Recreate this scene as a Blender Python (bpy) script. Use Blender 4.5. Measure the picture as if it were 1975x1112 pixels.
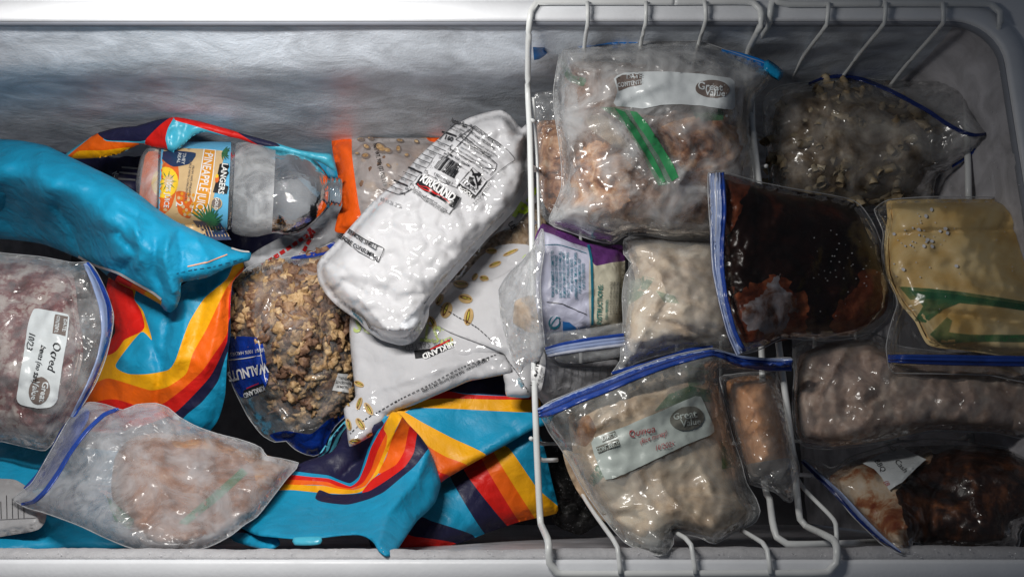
import bpy, bmesh, math, random
import numpy as np
from mathutils import Vector, Matrix
from mathutils.geometry import delaunay_2d_cdt
from mathutils.bvhtree import BVHTree

for o in list(bpy.data.objects):
    bpy.data.objects.remove(o)
C = bpy.context.scene.collection
sc = bpy.context.scene
random.seed(7)

# ------------------------------------------------------------------ camera
W, H, F = 1975.0, 1112.0, 1550.0
TILT = math.radians(13.5)
CAMZ = 0.70
cam = bpy.data.cameras.new('camera')
cam.sensor_width = 36.0
cam.lens = 36.0 * F / W
cam.clip_start = 0.01
cam.clip_end = 50
co = bpy.data.objects.new('camera', cam)
C.objects.link(co)
co.location = (0, 0, CAMZ)
co.rotation_euler = (TILT, 0, 0)
sc.camera = co

# ------------------------------------------------------------------ light
world = bpy.data.worlds.new("World")
sc.world = world
world.use_nodes = True
bg = world.node_tree.nodes['Background']
bg.inputs[0].default_value = (0.62, 0.72, 0.90, 1)
bg.inputs[1].default_value = 0.06


def lamp(name, loc, target, power, sx, sy, col, spread=180):
    l = bpy.data.lights.new(name, 'AREA')
    l.shape = 'RECTANGLE'
    l.size = sx
    l.size_y = sy
    l.energy = power
    l.color = col
    l.spread = math.radians(spread)
    o = bpy.data.objects.new(name, l)
    C.objects.link(o)
    o.location = loc
    o.rotation_euler = (Vector(target) - Vector(loc)).to_track_quat('-Z', 'Y').to_euler()
    return o


# lamp in the opened lid, above the back wall
lamp('lid_lamp', (-0.25, 0.345, 0.37), (-0.27, 0.20, -0.20), 3.1, 0.28, 0.026, (1.0, 0.97, 0.925), 142)

sc.view_settings.view_transform = 'Standard'
sc.view_settings.look = 'None'
sc.view_settings.exposure = 0.0
sc.view_settings.gamma = 1.0
sc.view_settings.use_curve_mapping = False
sc.cycles.max_bounces = 14
sc.cycles.transparent_max_bounces = 24
sc.cycles.diffuse_bounces = 3
sc.cycles.glossy_bounces = 3
sc.cycles.transmission_bounces = 6
sc.cycles.caustics_reflective = False
sc.cycles.caustics_refractive = False
sc.cycles.sample_clamp_indirect = 2.0
sc.cycles.use_denoising = True

# ------------------------------------------------------------------ projection helpers
ct, st = math.cos(TILT), math.sin(TILT)


def PA(px, py, z):
    """numpy: the world point at height z that is seen at photo pixel (px, py)"""
    dx = (px - W / 2) / F
    dy = -(py - H / 2) / F
    wy = dy * ct + st
    wz = dy * st - ct
    t = (z - CAMZ) / wz
    return np.stack([dx * t, wy * t, np.broadcast_to(z, np.shape(t)) * np.ones(np.shape(t))], axis=-1)


def P(px, py, z):
    return Vector(PA(np.float64(px), np.float64(py), np.float64(z)))


def ray(px, py):
    dx = (px - W / 2) / F
    dy = -(py - H / 2) / F
    return Vector((dx, dy * ct + st, dy * st - ct)).normalized()


CAM = Vector((0, 0, CAMZ))

# ------------------------------------------------------------------ numpy noise


def _h(ix, iy, s):
    n = (ix.astype(np.int64) * 374761393 + iy.astype(np.int64) * 668265263 + s * 974634777) & 0x7fffffff
    n = ((n ^ (n >> 13)) * 1274126177) & 0x7fffffff
    n = (n ^ (n >> 16)) & 0xffff
    return n / 65535.0


def vnoise(x, y, s=0):
    ix = np.floor(x)
    iy = np.floor(y)
    fx = x - ix
    fy = y - iy
    r = 0
    tot = 0
    u = fx * fx * fx * (fx * (fx * 6 - 15) + 10)
    v = fy * fy * fy * (fy * (fy * 6 - 15) + 10)

    def g(a, b):
        an = _h(ix + a, iy + b, s) * 2 * math.pi
        return np.cos(an) * (fx - a) + np.sin(an) * (fy - b)
    n0 = g(0, 0) * (1 - u) + g(1, 0) * u
    n1 = g(0, 1) * (1 - u) + g(1, 1) * u
    return (n0 * (1 - v) + n1 * v) * 1.5


def worley(x, y, s=0):
    ix = np.floor(x)
    iy = np.floor(y)
    f1 = np.full(np.shape(x), 9.0)
    f2 = np.full(np.shape(x), 9.0)
    for a in (-1, 0, 1):
        for b in (-1, 0, 1):
            qx = ix + a + _h(ix + a, iy + b, s)
            qy = iy + b + _h(ix + a, iy + b, s + 77)
            d = np.hypot(qx - x, qy - y)
            f2 = np.minimum(np.maximum(f1, d), f2)
            f1 = np.minimum(f1, d)
    return f1, f2


def crumple(x, y, sc_, s):
    """sharp-creased film: facets that meet in thin ridges"""
    wx = x + sc_ * 0.35 * vnoise(x / sc_, y / sc_, s + 5)
    wy = y + sc_ * 0.35 * vnoise(x / sc_, y / sc_, s + 6)
    r = 0
    a = 1.0
    for k in range(3):
        q = vnoise(wx / sc_, wy / sc_, s + k)
        r = r + a * (1 - np.abs(q) * 2.2)
        sc_ *= 0.52
        a *= 0.45
    return r / 1.5


def fbm(x, y, sc_, s, oc=4):
    r = 0
    a = 1.0
    for k in range(oc):
        r = r + a * vnoise(x / sc_, y / sc_, s + k)
        sc_ *= 0.5
        a *= 0.5
    return r


def noise_of(spec, X, Y):
    kind, amp, s_, seed = spec
    if kind == 'fbm':
        return amp * fbm(X, Y, s_, seed)
    if kind == 'cr':
        return amp * crumple(X, Y, s_, seed)
    if kind == 'lump':
        f1, f2 = worley((X + 9 * vnoise(X / 30, Y / 30, seed)) / s_, Y / s_, seed)
        return amp * (1 - np.minimum(1, f1 * 1.1) ** 2)
    if kind == 'ridge':      # taut facets meeting in sharp raised creases
        a = math.radians((seed * 37) % 180)
        wx = X + s_ * .5 * vnoise(X / (s_ * 1.6), Y / (s_ * 1.6), seed)
        wy = Y + s_ * .5 * vnoise(X / (s_ * 1.6), Y / (s_ * 1.6), seed + 4)
        u = (wx * math.cos(a) + wy * math.sin(a)) / (s_ * 1.8)
        v = (-wx * math.sin(a) + wy * math.cos(a)) / s_
        f1, f2 = worley(u, v, seed)
        g1, g2 = worley(u * 2.1 + 7, v * 2.1 + 3, seed + 1)
        return amp * (np.minimum(1.1, f1) ** 2 + .35 * np.minimum(1.1, g1) ** 2)
    if kind == 'cell':
        f1, f2 = worley(X / s_, Y / s_, seed)
        return amp * np.minimum(1, (f2 - f1) * 2.2)
    if kind == 'fold':      # long soft folds, seed = direction in degrees
        a = math.radians(seed)
        u = X * math.cos(a) + Y * math.sin(a)
        v = -X * math.sin(a) + Y * math.cos(a)
        return amp * (1 - 2 * np.abs(vnoise(u / (s_ * 4), v / s_, int(seed) + 3)))
    return 0 * X

# ------------------------------------------------------------------ polygons


def densify(pts, step=6.0, smooth=True, closed=True, nd=2):
    pts = [tuple(map(float, p)) for p in pts]
    n = len(pts)
    out = []
    rng = range(n if closed else n - 1)
    for i in rng:
        p1 = pts[i]
        p2 = pts[(i + 1) % n]
        if closed:
            p0 = pts[i - 1]
            p3 = pts[(i + 2) % n]
        else:
            p0 = pts[max(i - 1, 0)]
            p3 = pts[min(i + 2, n - 1)]
        L = math.sqrt(sum((p2[d] - p1[d]) ** 2 for d in range(nd)))
        k = max(1, int(round(L / step)))
        for j in range(k):
            t = j / k
            if smooth:
                t2, t3 = t * t, t * t * t
                q = []
                for d in range(len(p1)):
                    m1 = (p2[d] - p0[d]) * 0.32
                    m2 = (p3[d] - p1[d]) * 0.32
                    q.append((2 * t3 - 3 * t2 + 1) * p1[d] + (t3 - 2 * t2 + t) * m1 + (-2 * t3 + 3 * t2) * p2[d] + (t3 - t2) * m2)
                out.append(tuple(q))
            else:
                out.append(tuple(p1[d] * (1 - t) + p2[d] * t for d in range(len(p1))))
    if not closed:
        out.append(pts[-1])
    return out


def inside(poly, X, Y):
    r = np.zeros(np.shape(X), bool)
    n = len(poly)
    for i in range(n):
        x1, y1 = poly[i][:2]
        x2, y2 = poly[i - 1][:2]
        if y1 == y2:
            continue
        c = ((y1 > Y) != (y2 > Y)) & (X < (x2 - x1) * (Y - y1) / (y2 - y1) + x1)
        r ^= c
    return r


def seg_d(X, Y, a, b):
    ax, ay = a[:2]
    bx, by = b[:2]
    L2 = (bx - ax) ** 2 + (by - ay) ** 2 + 1e-9
    t = np.clip(((X - ax) * (bx - ax) + (Y - ay) * (by - ay)) / L2, 0, 1)
    return np.hypot(X - ax - t * (bx - ax), Y - ay - t * (by - ay)), t


def poly_d(poly, X, Y, closed=True):
    d = np.full(np.shape(X), 1e9)
    n = len(poly)
    for i in range(n if closed else n - 1):
        d = np.minimum(d, seg_d(X, Y, poly[i], poly[(i + 1) % n])[0])
    return d


def tps(ctl):
    if isinstance(ctl, (int, float)):
        return lambda X, Y: np.full(np.shape(X), float(ctl))
    c = np.array(ctl, float)
    n = len(c)
    xy = c[:, :2] / 300.0
    if n < 4:
        A = np.c_[np.ones(n), xy]
        w = np.linalg.lstsq(A, c[:, 2], rcond=None)[0]
        return lambda X, Y: w[0] + w[1] * X / 300 + w[2] * Y / 300

    def U(r2):
        return 0.5 * r2 * np.log(r2 + 1e-9)
    r2 = ((xy[:, None] - xy[None]) ** 2).sum(-1)
    A = np.zeros((n + 3, n + 3))
    A[:n, :n] = U(r2) + np.eye(n) * 1e-3
    A[:n, n] = 1
    A[:n, n + 1:] = xy
    A[n:, :n] = A[:n, n:].T
    b = np.r_[c[:, 2], 0, 0, 0]
    w = np.linalg.solve(A, b)

    def f(X, Y):
        X = np.asarray(X, float) / 300
        Y = np.asarray(Y, float) / 300
        r = w[n] + w[n + 1] * X + w[n + 2] * Y
        for i in range(n):
            r = r + w[i] * U((X - xy[i, 0]) ** 2 + (Y - xy[i, 1]) ** 2)
        return r
    return f


def ragged(poly, amp=6, sc_=14, seed=3):
    p = densify(poly, 3.5, True)
    X = np.array([q[0] for q in p])
    Y = np.array([q[1] for q in p])
    return list(zip(X + amp * fbm(X, Y, sc_, seed, 3), Y + amp * fbm(X, Y, sc_, seed + 9, 3)))


class Sheet:
    """a skin whose plan is an outline in photo pixels and whose height is a real height in metres"""

    def __init__(s, outline, ctl, T=0.0, w=60, prof='round', noise=(), creases=(), smooth=True, under=None, gap=0.0012, step=6, fade=14, over=None, inset=None):
        s.inset = (0 if T < .012 else 8) if inset is None else inset
        s.out = densify(outline, step, smooth)
        s.base = tps(ctl)
        s.T, s.w, s.prof, s.noise, s.creases, s.under, s.gap, s.fade, s.over = T, w, prof, noise, creases, under, gap, fade, over

    def tt(s, d):
        t = np.clip((d - s.inset) / s.w, 0, 1)
        if s.prof == 'round':
            return np.sqrt(np.maximum(0, 1 - (1 - t) ** 2))
        if s.prof == 'soft':
            return t * t * (3 - 2 * t)
        return t

    def z(s, X, Y, d=None):
        X = np.asarray(X, float)
        Y = np.asarray(Y, float)
        if d is None:
            d = poly_d(s.out, X, Y)
        z = s.base(X, Y) + s.T * s.tt(d)
        m = np.clip(d / s.fade, 0, 1)
        for n in s.noise:
            z = z + noise_of(n, X, Y) * (0.25 + 0.75 * m)
        for c in s.creases:
            pts, amp, wd = c[0], c[1], c[2]
            dd = poly_d(pts, X, Y, closed=False)
            q = dd / wd
            if len(c) > 3 and c[3] == 'step':
                z = z + amp * np.exp(-q * q)
            else:
                z = z + amp * np.exp(-q * 1.2)
        if s.over is not None:
            z = np.maximum(z, s.over.z(X, Y) + s.gap)
        if s.under is not None:
            z = z - .62 * sum(n[1] for n in s.noise if n[0] in ('lump', 'ridge'))
            z = np.minimum(z, s.under.z(X, Y) - s.gap)
        return z


MATS = {}


def new_mesh_obj(name, verts, faces, mats, midx=None, parent=None, smooth=True):
    loc = Vector(parent_world(parent)) if parent else Vector((0, 0, 0))
    me = bpy.data.meshes.new(name)
    v = np.asarray(verts, float) - np.array(loc)
    me.from_pydata([tuple(q) for q in v], [], [tuple(int(i) for i in f) for f in faces])
    for m in (mats if isinstance(mats, (list, tuple)) else [mats]):
        me.materials.append(m)
    if midx is not None:
        me.polygons.foreach_set('material_index', np.asarray(midx, np.int32))
    if smooth:
        me.polygons.foreach_set('use_smooth', np.ones(len(me.polygons), bool))
    me.update()
    o = bpy.data.objects.new(name, me)
    C.objects.link(o)
    if parent:
        o.parent = parent
    return o


def parent_world(p):
    l = Vector((0, 0, 0))
    while p is not None:
        l = l + p.location
        p = p.parent
    return l


def triangulate(outline, step, regions=(), seed=1):
    """constrained Delaunay of an outline with interior points; region edges are kept crisp"""
    rg = random.Random(seed)
    xs = [p[0] for p in outline]
    ys = [p[1] for p in outline]
    gx = np.arange(min(xs), max(xs), step)
    gy = np.arange(min(ys), max(ys), step * 0.87)
    X, Y = np.meshgrid(gx, gy)
    X = X + (np.arange(len(gy)) % 2)[:, None] * step * 0.5
    rs = np.random.RandomState(seed)
    X = (X + rs.uniform(-.22, .22, X.shape) * step).ravel()
    Y = (Y + rs.uniform(-.22, .22, Y.shape) * step).ravel()
    ins = inside(outline, X, Y)
    X, Y = X[ins], Y[ins]
    keep = poly_d(outline, X, Y) > step * 0.5
    for r, _ in regions:
        keep &= poly_d(r, X, Y) > step * 0.35
    X, Y = X[keep], Y[keep]
    pts = [Vector(p[:2]) for p in outline]
    edges = [(i, (i + 1) % len(outline)) for i in range(len(outline))]
    for r, _ in regions:
        b = len(pts)
        pts += [Vector(p[:2]) for p in r]
        edges += [(b + i, b + (i + 1) % len(r)) for i in range(len(r))]
    pts += [Vector((a, b)) for a, b in zip(X, Y)]
    v, e, f, _, _, _ = delaunay_2d_cdt(pts, edges, [], 0, 1e-4)
    v = np.array([tuple(q) for q in v])
    f = np.array([tuple(q)[:3] for q in f if len(q) == 3])
    c = v[f].mean(1)
    k = inside(outline, c[:, 0], c[:, 1])
    f = f[k]
    c = c[k]
    a = v[f[:, 1]] - v[f[:, 0]]
    b = v[f[:, 2]] - v[f[:, 0]]
    cr = a[:, 0] * b[:, 1] - a[:, 1] * b[:, 0]
    f[cr > 0] = f[cr > 0][:, ::-1]      # image y runs down: make faces look up
    good = np.abs(cr) > 1e-6
    f = f[good]
    c = c[good]
    mi = np.zeros(len(f), int)
    for r, m in regions:
        mi[inside(r, c[:, 0], c[:, 1])] = m
    used = np.unique(f)
    mp = -np.ones(len(v), int)
    mp[used] = np.arange(len(used))
    return v[used], mp[f], mi


def build(name, S, mats, parent, step=7, regions=(), bottom=0.004, seed=1, rsmooth=True):
    rg = [(densify(p, step * .8, rsmooth), m) for p, m in regions]
    v, f, mi = triangulate(S.out, step, rg, seed)
    d = poly_d(S.out, v[:, 0], v[:, 1])
    z = S.z(v[:, 0], v[:, 1], d)
    top = PA(v[:, 0], v[:, 1], z)
    t = np.clip((d - S.inset * .8) / (max(S.w, 26) * 1.3), 0, 1)
    zb = z - 0.0007 - bottom * t
    n = len(v)
    bv = top.copy()
    bv[:, 2] = zb
    # directed boundary edges
    ed = {}
    for tri in f:
        for a, b in ((0, 1), (1, 2), (2, 0)):
            ed[(tri[a], tri[b])] = 1
    side = [(a, b) for (a, b) in ed if (b, a) not in ed]
    faces = [tuple(q) for q in f] + [tuple(q[::-1] + n) for q in f]
    mids = list(mi) + list(mi)
    for a, b in side:
        faces.append((b, a, a + n, b + n))
        mids.append(0)
    o = new_mesh_obj(name, np.vstack([top, bv]), faces, mats, mids, parent)
    S.bvh = BVHTree.FromPolygons([Vector(q) for q in top], [tuple(q) for q in f])
    S.obj = o
    return o


def hit(S, px, py, off):
    d = ray(px, py)
    h = S.bvh.ray_cast(CAM, d)
    if h[0] is None:
        z = float(S.z(np.array([px]), np.array([py]))[0])
        return P(px, py, z) - d * off
    n = h[1]
    if n.dot(d) > 0:
        n = -n
    return h[0] + n * off * 0.6 - d * off * 0.5


class Print:
    """ink, labels and lettering lying on a skin: one mesh with several materials"""

    def __init__(s, S, off=0.0010, inc=0.0003):
        s.S, s.off, s.inc = S, off, inc
        s.v, s.f, s.m, s.mats = [], [], [], []
        s.k = 0

    def mi(s, m):
        if m not in s.mats:
            s.mats.append(m)
        return s.mats.index(m)

    def poly(s, pts, m, step=7, smooth=False, lift=True, regions=()):
        out = densify(pts, step, smooth)
        rg = [(densify(p, step, smooth), i + 1) for i, (p, mm) in enumerate(regions)]
        v, f, mi = triangulate(out, step, rg)
        mm = [m] + [q[1] for q in regions]
        b = len(s.v)
        o = s.off + s.k * s.inc
        if lift:
            s.k += 1
        s.v += [hit(s.S, a, c, o) for a, c in v]
        s.f += [tuple(q + b) for q in f]
        s.m += [s.mi(mm[i]) for i in mi]

    def ell(s, cx, cy, a, b, ang, m, n=22, **k):
        A = math.radians(ang)
        s.poly([(cx + a * math.cos(t) * math.cos(A) - b * math.sin(t) * math.sin(A), cy + a * math.cos(t) * math.sin(A) + b * math.sin(t) * math.cos(A)) for t in [2 * math.pi * i / n for i in range(n)]], m, **k)

    def line(s, pts, wd, m, smooth=True, step=6, taper=False, lift=True):
        p = densify(pts, step, smooth, closed=False)
        b = len(s.v)
        o = s.off + s.k * s.inc
        n = len(p)
        for i in range(n):
            q0 = p[max(i - 1, 0)]
            q1 = p[min(i + 1, n - 1)]
            dx, dy = q1[0] - q0[0], q1[1] - q0[1]
            L = math.hypot(dx, dy) + 1e-9
            h = wd / 2 * (min(1, .25 + 1.5 * min(i, n - 1 - i) / max(1, n - 1)) if taper else 1)
            nx, ny = -dy / L * h, dx / L * h
            s.v += [hit(s.S, p[i][0] + nx, p[i][1] + ny, o), hit(s.S, p[i][0] - nx, p[i][1] - ny, o)]
        for i in range(n - 1):
            s.f.append((b + 2 * i, b + 2 * i + 1, b + 2 * i + 3, b + 2 * i + 2))
            s.m.append(s.mi(m))

    def dash(s, pts, wd, m, on=6, off=4, smooth=True):
        p = densify(pts, 1.0, smooth, closed=False)
        i = 0
        while i + on < len(p):
            s.line([p[i], p[i + on]], wd, m, smooth=False)
            i += on + off

    def text(s, body, cx, cy, size, ang, m, bold=0.0, sx=1.0, shear=0.0, sub=True, align='CENTER', spacing=1.0):
        cu = bpy.data.curves.new('t', 'FONT')
        cu.body = body
        cu.size = 1.0
        cu.align_x = align
        cu.align_y = 'CENTER'
        cu.offset = bold
        cu.shear = shear
        cu.space_character = spacing
        cu.resolution_u = 2
        o = bpy.data.objects.new('t', cu)
        C.objects.link(o)
        dg = bpy.context.evaluated_depsgraph_get()
        me = bpy.data.meshes.new_from_object(o.evaluated_get(dg))
        bm = bmesh.new()
        bm.from_mesh(me)
        bmesh.ops.triangulate(bm, faces=bm.faces[:])
        for _ in range(3):
            es = [e for e in bm.edges if e.calc_length() * size > 7]
            if not es or not sub:
                break
            bmesh.ops.subdivide_edges(bm, edges=es, cuts=1)
            bmesh.ops.triangulate(bm, faces=bm.faces[:])
        A = math.radians(ang)
        ca, sa = math.cos(A), math.sin(A)
        b = len(s.v)
        off = s.off + s.k * s.inc + 0.0002
        for v in bm.verts:
            u, w = v.co.x * size * sx, -v.co.y * size
            s.v.append(hit(s.S, cx + u * ca - w * sa, cy + u * sa + w * ca, off))
        bm.verts.index_update()
        for f in bm.faces:
            s.f.append(tuple(b + q.index for q in f.verts))
            s.m.append(s.mi(m))
        bm.free()
        bpy.data.meshes.remove(me)
        bpy.data.objects.remove(o)
        bpy.data.curves.remove(cu)

    def split(s, name, parent):
        n = len(s.v)
        comp = list(range(n))

        def fd(a):
            while comp[a] != a:
                comp[a] = comp[comp[a]]
                a = comp[a]
            return a
        for f in s.f:
            for q in f[1:]:
                comp[fd(q)] = fd(f[0])
        gr = {}
        for i, f in enumerate(s.f):
            gr.setdefault(fd(f[0]), []).append(i)
        for fs in gr.values():
            ids = sorted({q for i in fs for q in s.f[i]})
            mp = {q: j for j, q in enumerate(ids)}
            new_mesh_obj(name, [tuple(s.v[q]) for q in ids], [tuple(mp[q] for q in s.f[i]) for i in fs], s.mats, [s.m[i] for i in fs], parent)

    def done(s, name, parent):
        return new_mesh_obj(name, [tuple(q) for q in s.v], s.f, s.mats, s.m, parent, smooth=True)


def ribbon(name, S, pts, width, mat, parent, rise=0.0012, ridges=2, off=0.0006, step=6, smooth=True, mats2=None, nc=None):
    """zip profile lying along a path on a bag: width may vary (third coordinate)"""
    p = densify(pts, step, smooth, closed=False)
    n = len(p)
    nc = nc or (ridges * 6 + 1)
    v = []
    for i in range(n):
        q0 = p[max(i - 1, 0)]
        q1 = p[min(i + 1, n - 1)]
        dx, dy = q1[0] - q0[0], q1[1] - q0[1]
        L = math.hypot(dx, dy) + 1e-9
        w = p[i][2] if len(p[i]) > 2 else width
        nx, ny = -dy / L, dx / L
        for j in range(nc):
            t = j / (nc - 1)
            u = (t - .5) * w
            hgt = rise * (0.25 + 0.75 * abs(math.sin(math.pi * ridges * t))) * (0 if j in (0, nc - 1) else 1)
            v.append(tuple(hit(S, p[i][0] + nx * u, p[i][1] + ny * u, off + hgt)))
    faces = []
    mi = []
    for i in range(n - 1):
        for j in range(nc - 1):
            a = i * nc + j
            faces.append((a, a + 1, a + nc + 1, a + nc))
            if mats2:
                mi.append(mats2(j / (nc - 1)))
            else:
                mi.append(0)
    # underside, so that the profile is a solid strip
    m = len(v)
    dn = [tuple(Vector(q) + Vector((0, 0, -0.0016))) for q in v]
    v += dn
    nf = len(faces)
    for k in range(nf):
        faces.append(tuple(q + m for q in reversed(faces[k])))
        mi.append(mi[k])
    for i in range(n - 1):
        a, b = i * nc, (i + 1) * nc
        faces.append((a, b, b + m, a + m))
        a, b = i * nc + nc - 1, (i + 1) * nc + nc - 1
        faces.append((b, a, a + m, b + m))
        mi += [mi[0] if mi else 0] * 2
    return new_mesh_obj(name, v, faces, mat, mi, parent)


def tube(name, path, r, mat, parent, seg=10, smooth=True, step=0.008, px=True, caps=True):
    """path: (px, py, z) photo pixel + height, or world points when px is False; r metres"""
    if px:
        path = [tuple(P(*q)) for q in path]
    pts = densify([tuple(v * 1000 for v in q) for q in path], step * 1000, smooth, closed=False, nd=3) if len(path) > 2 else [tuple(v * 1000 for v in q) for q in path]
    pts = [Vector(q) / 1000 for q in pts]
    # proper 3-D step resample
    v, f = [], []
    n = len(pts)
    up = Vector((0.13, 0.21, 0.97)).normalized()
    for i in range(n):
        d = (pts[min(i + 1, n - 1)] - pts[max(i - 1, 0)]).normalized()
        if abs(d.dot(up)) > .95:
            a = d.cross(Vector((1, 0, 0))).normalized()
        else:
            a = d.cross(up).normalized()
        b = d.cross(a).normalized()
        for j in range(seg):
            t = 2 * math.pi * j / seg
            v.append(pts[i] + a * (r * math.cos(t)) + b * (r * math.sin(t)))
    for i in range(n - 1):
        for j in range(seg):
            f.append((i * seg + j, i * seg + (j + 1) % seg, (i + 1) * seg + (j + 1) % seg, (i + 1) * seg + j))
    f.append(tuple(range(seg))[::-1])
    f.append(tuple((n - 1) * seg + j for j in range(seg)))
    return new_mesh_obj(name, [tuple(q) for q in v], f, mat, None, parent)


def thing(name, label, cat, loc, group=None):
    o = bpy.data.objects.new(name, None)
    o.empty_display_size = 0.02
    C.objects.link(o)
    o.location = loc
    o['label'] = label
    o['category'] = cat
    if group:
        o['group'] = group
    return o


def at_base(outline, z):
    return P(sum(p[0] for p in outline) / len(outline), sum(p[1] for p in outline) / len(outline), z)

# ------------------------------------------------------------------ materials


class NT:
    def __init__(s, name):
        s.m = bpy.data.materials.new(name)
        s.m.use_nodes = True
        s.t = s.m.node_tree
        s.t.nodes.clear()
        s.out = s.n('ShaderNodeOutputMaterial')
        s.tc = s.n('ShaderNodeTexCoord')

    def n(s, typ, **k):
        o = s.t.nodes.new(typ)
        for a, b in k.items():
            if a[0] == '_':
                o.inputs[a[1:].replace('_', ' ')].default_value = b
            else:
                setattr(o, a, b)
        return o

    def l(s, a, b):
        s.t.links.new(a, b)

    def noise(s, scale, detail=4, rough=.55, dist=0.0, vec=None):
        o = s.n('ShaderNodeTexNoise')
        o.inputs['Scale'].default_value = scale
        o.inputs['Detail'].default_value = detail
        o.inputs['Roughness'].default_value = rough
        o.inputs['Distortion'].default_value = dist
        s.l(vec or s.tc.outputs['Object'], o.inputs['Vector'])
        return o.outputs['Fac']

    def vor(s, scale, feature='F1', vec=None):
        o = s.n('ShaderNodeTexVoronoi')
        o.feature = feature
        o.inputs['Scale'].default_value = scale
        s.l(vec or s.tc.outputs['Object'], o.inputs['Vector'])
        return o.outputs['Distance']

    def ramp(s, fac, stops):
        o = s.n('ShaderNodeValToRGB')
        cr = o.color_ramp
        while len(cr.elements) < len(stops):
            cr.elements.new(0.5)
        for e, (p, c) in zip(cr.elements, stops):
            e.position = p
            e.color = (*c, 1) if len(c) == 3 else c
        s.l(fac, o.inputs[0])
        return o.outputs[0]

    def bump(s, h, strength=.3, dist=.002, prev=None):
        o = s.n('ShaderNodeBump')
        o.inputs['Strength'].default_value = strength
        o.inputs['Distance'].default_value = dist
        s.l(h, o.inputs['Height'])
        if prev:
            s.l(prev, o.inputs['Normal'])
        return o.outputs[0]

    def math(s, op, a, b=None):
        o = s.n('ShaderNodeMath')
        o.operation = op
        for i, x in enumerate((a, b)):
            if x is None:
                continue
            if isinstance(x, (int, float)):
                o.inputs[i].default_value = x
            else:
                s.l(x, o.inputs[i])
        return o.outputs[0]


def g(v):
    return (v, v, v)


def plastic(name, col, rough=.3, var=.12, bs=90, bst=.25, spec=.5, fine=None, crease=0):
    """printed or coated sheet plastic, slightly uneven in tone and surface"""
    k = NT(name)
    b = k.n('ShaderNodeBsdfPrincipled')
    nz = k.noise(35, 5)
    c1 = tuple(c * (1 - var) for c in col)
    c2 = tuple(min(1, c * (1 + var)) for c in col)
    k.l(k.ramp(nz, [(.3, c1), (.7, c2)]), b.inputs['Base Color'])
    rr = k.ramp(k.noise(60, 3), [(.3, g(rough * .75)), (.7, g(min(1, rough * 1.3)))])
    k.l(rr, b.inputs['Roughness'])
    b.inputs['Specular IOR Level'].default_value = spec
    w = k.noise(bs, 4, .5, .6)
    nrm = k.bump(w, bst, .004)
    if crease:
        for q, w_ in ((17, 1.0), (44, .35)):
            a_ = k.math('ABSOLUTE', k.math('SUBTRACT', k.noise(q, 1.0, .5, .5), .5))
            nrm = k.bump(k.math('MINIMUM', a_, .12), min(1, crease * w_), .05 if q < 20 else .02, nrm)
    if fine:
        nrm = k.bump(k.noise(fine, 2), .25, .0006, nrm)
    k.l(nrm, b.inputs['Normal'])
    k.l(b.outputs[0], k.out.inputs[0])
    return k.m


def film(name, haze=.3, tint=(.92, .94, .96), rough=.16, bs=70, bst=.5, gl=.5, hv=.35, frost=0.0):
    """clear freezer-bag film: mostly see-through, a milky share, sharp glints on its creases"""
    k = NT(name)
    n1 = k.math('ABSOLUTE', k.math('SUBTRACT', k.noise(bs * .45, .6, .5, 1.2), .5))
    n2 = k.math('ABSOLUTE', k.math('SUBTRACT', k.noise(bs * 1.5, 1.5, .5, 1.2), .5))
    n3 = k.math('MULTIPLY', k.noise(bs * .32, 2, .5, .8), .75)
    h = k.math('ADD', k.math('MULTIPLY', k.math('MINIMUM', n1, .16), -1.0), k.math('MULTIPLY', k.math('MINIMUM', n2, .13), -.03))
    nrm = k.bump(k.math('ADD', h, n3), min(1, bst * 1.15), .022)
    tr = k.n('ShaderNodeBsdfTransparent')
    tr.inputs[0].default_value = (1, 1, 1, 1)
    df = k.n('ShaderNodeBsdfDiffuse')
    df.inputs[0].default_value = (*tint, 1)
    tl = k.n('ShaderNodeBsdfTranslucent')
    tl.inputs[0].default_value = (*tint, 1)
    md = k.n('ShaderNodeMixShader')
    md.inputs[0].default_value = .35
    k.l(df.outputs[0], md.inputs[1])
    k.l(tl.outputs[0], md.inputs[2])
    m1 = k.n('ShaderNodeMixShader')
    hz = k.ramp(k.noise(26, 5, .6, .8), [(.38, g(max(0, haze * (1 - hv)))), (.64, g(min(1, haze * (1 + hv) + frost)))])
    k.l(hz, m1.inputs[0])
    k.l(tr.outputs[0], m1.inputs[1])
    k.l(md.outputs[0], m1.inputs[2])
    gs = k.n('ShaderNodeBsdfGlossy')
    gs.inputs['Roughness'].default_value = rough * .6 + .11
    gs.inputs[0].default_value = (1, 1, 1, 1)
    k.l(nrm, gs.inputs['Normal'])
    fr = k.n('ShaderNodeFresnel')
    fr.inputs[0].default_value = 1.45
    fa = k.math('MINIMUM', k.math('MULTIPLY', fr.outputs[0], gl * 1.5), .45)
    m2 = k.n('ShaderNodeMixShader')
    k.l(fa, m2.inputs[0])
    k.l(m1.outputs[0], m2.inputs[1])
    k.l(gs.outputs[0], m2.inputs[2])
    k.l(m2.outputs[0], k.out.inputs[0])
    return k.m


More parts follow.
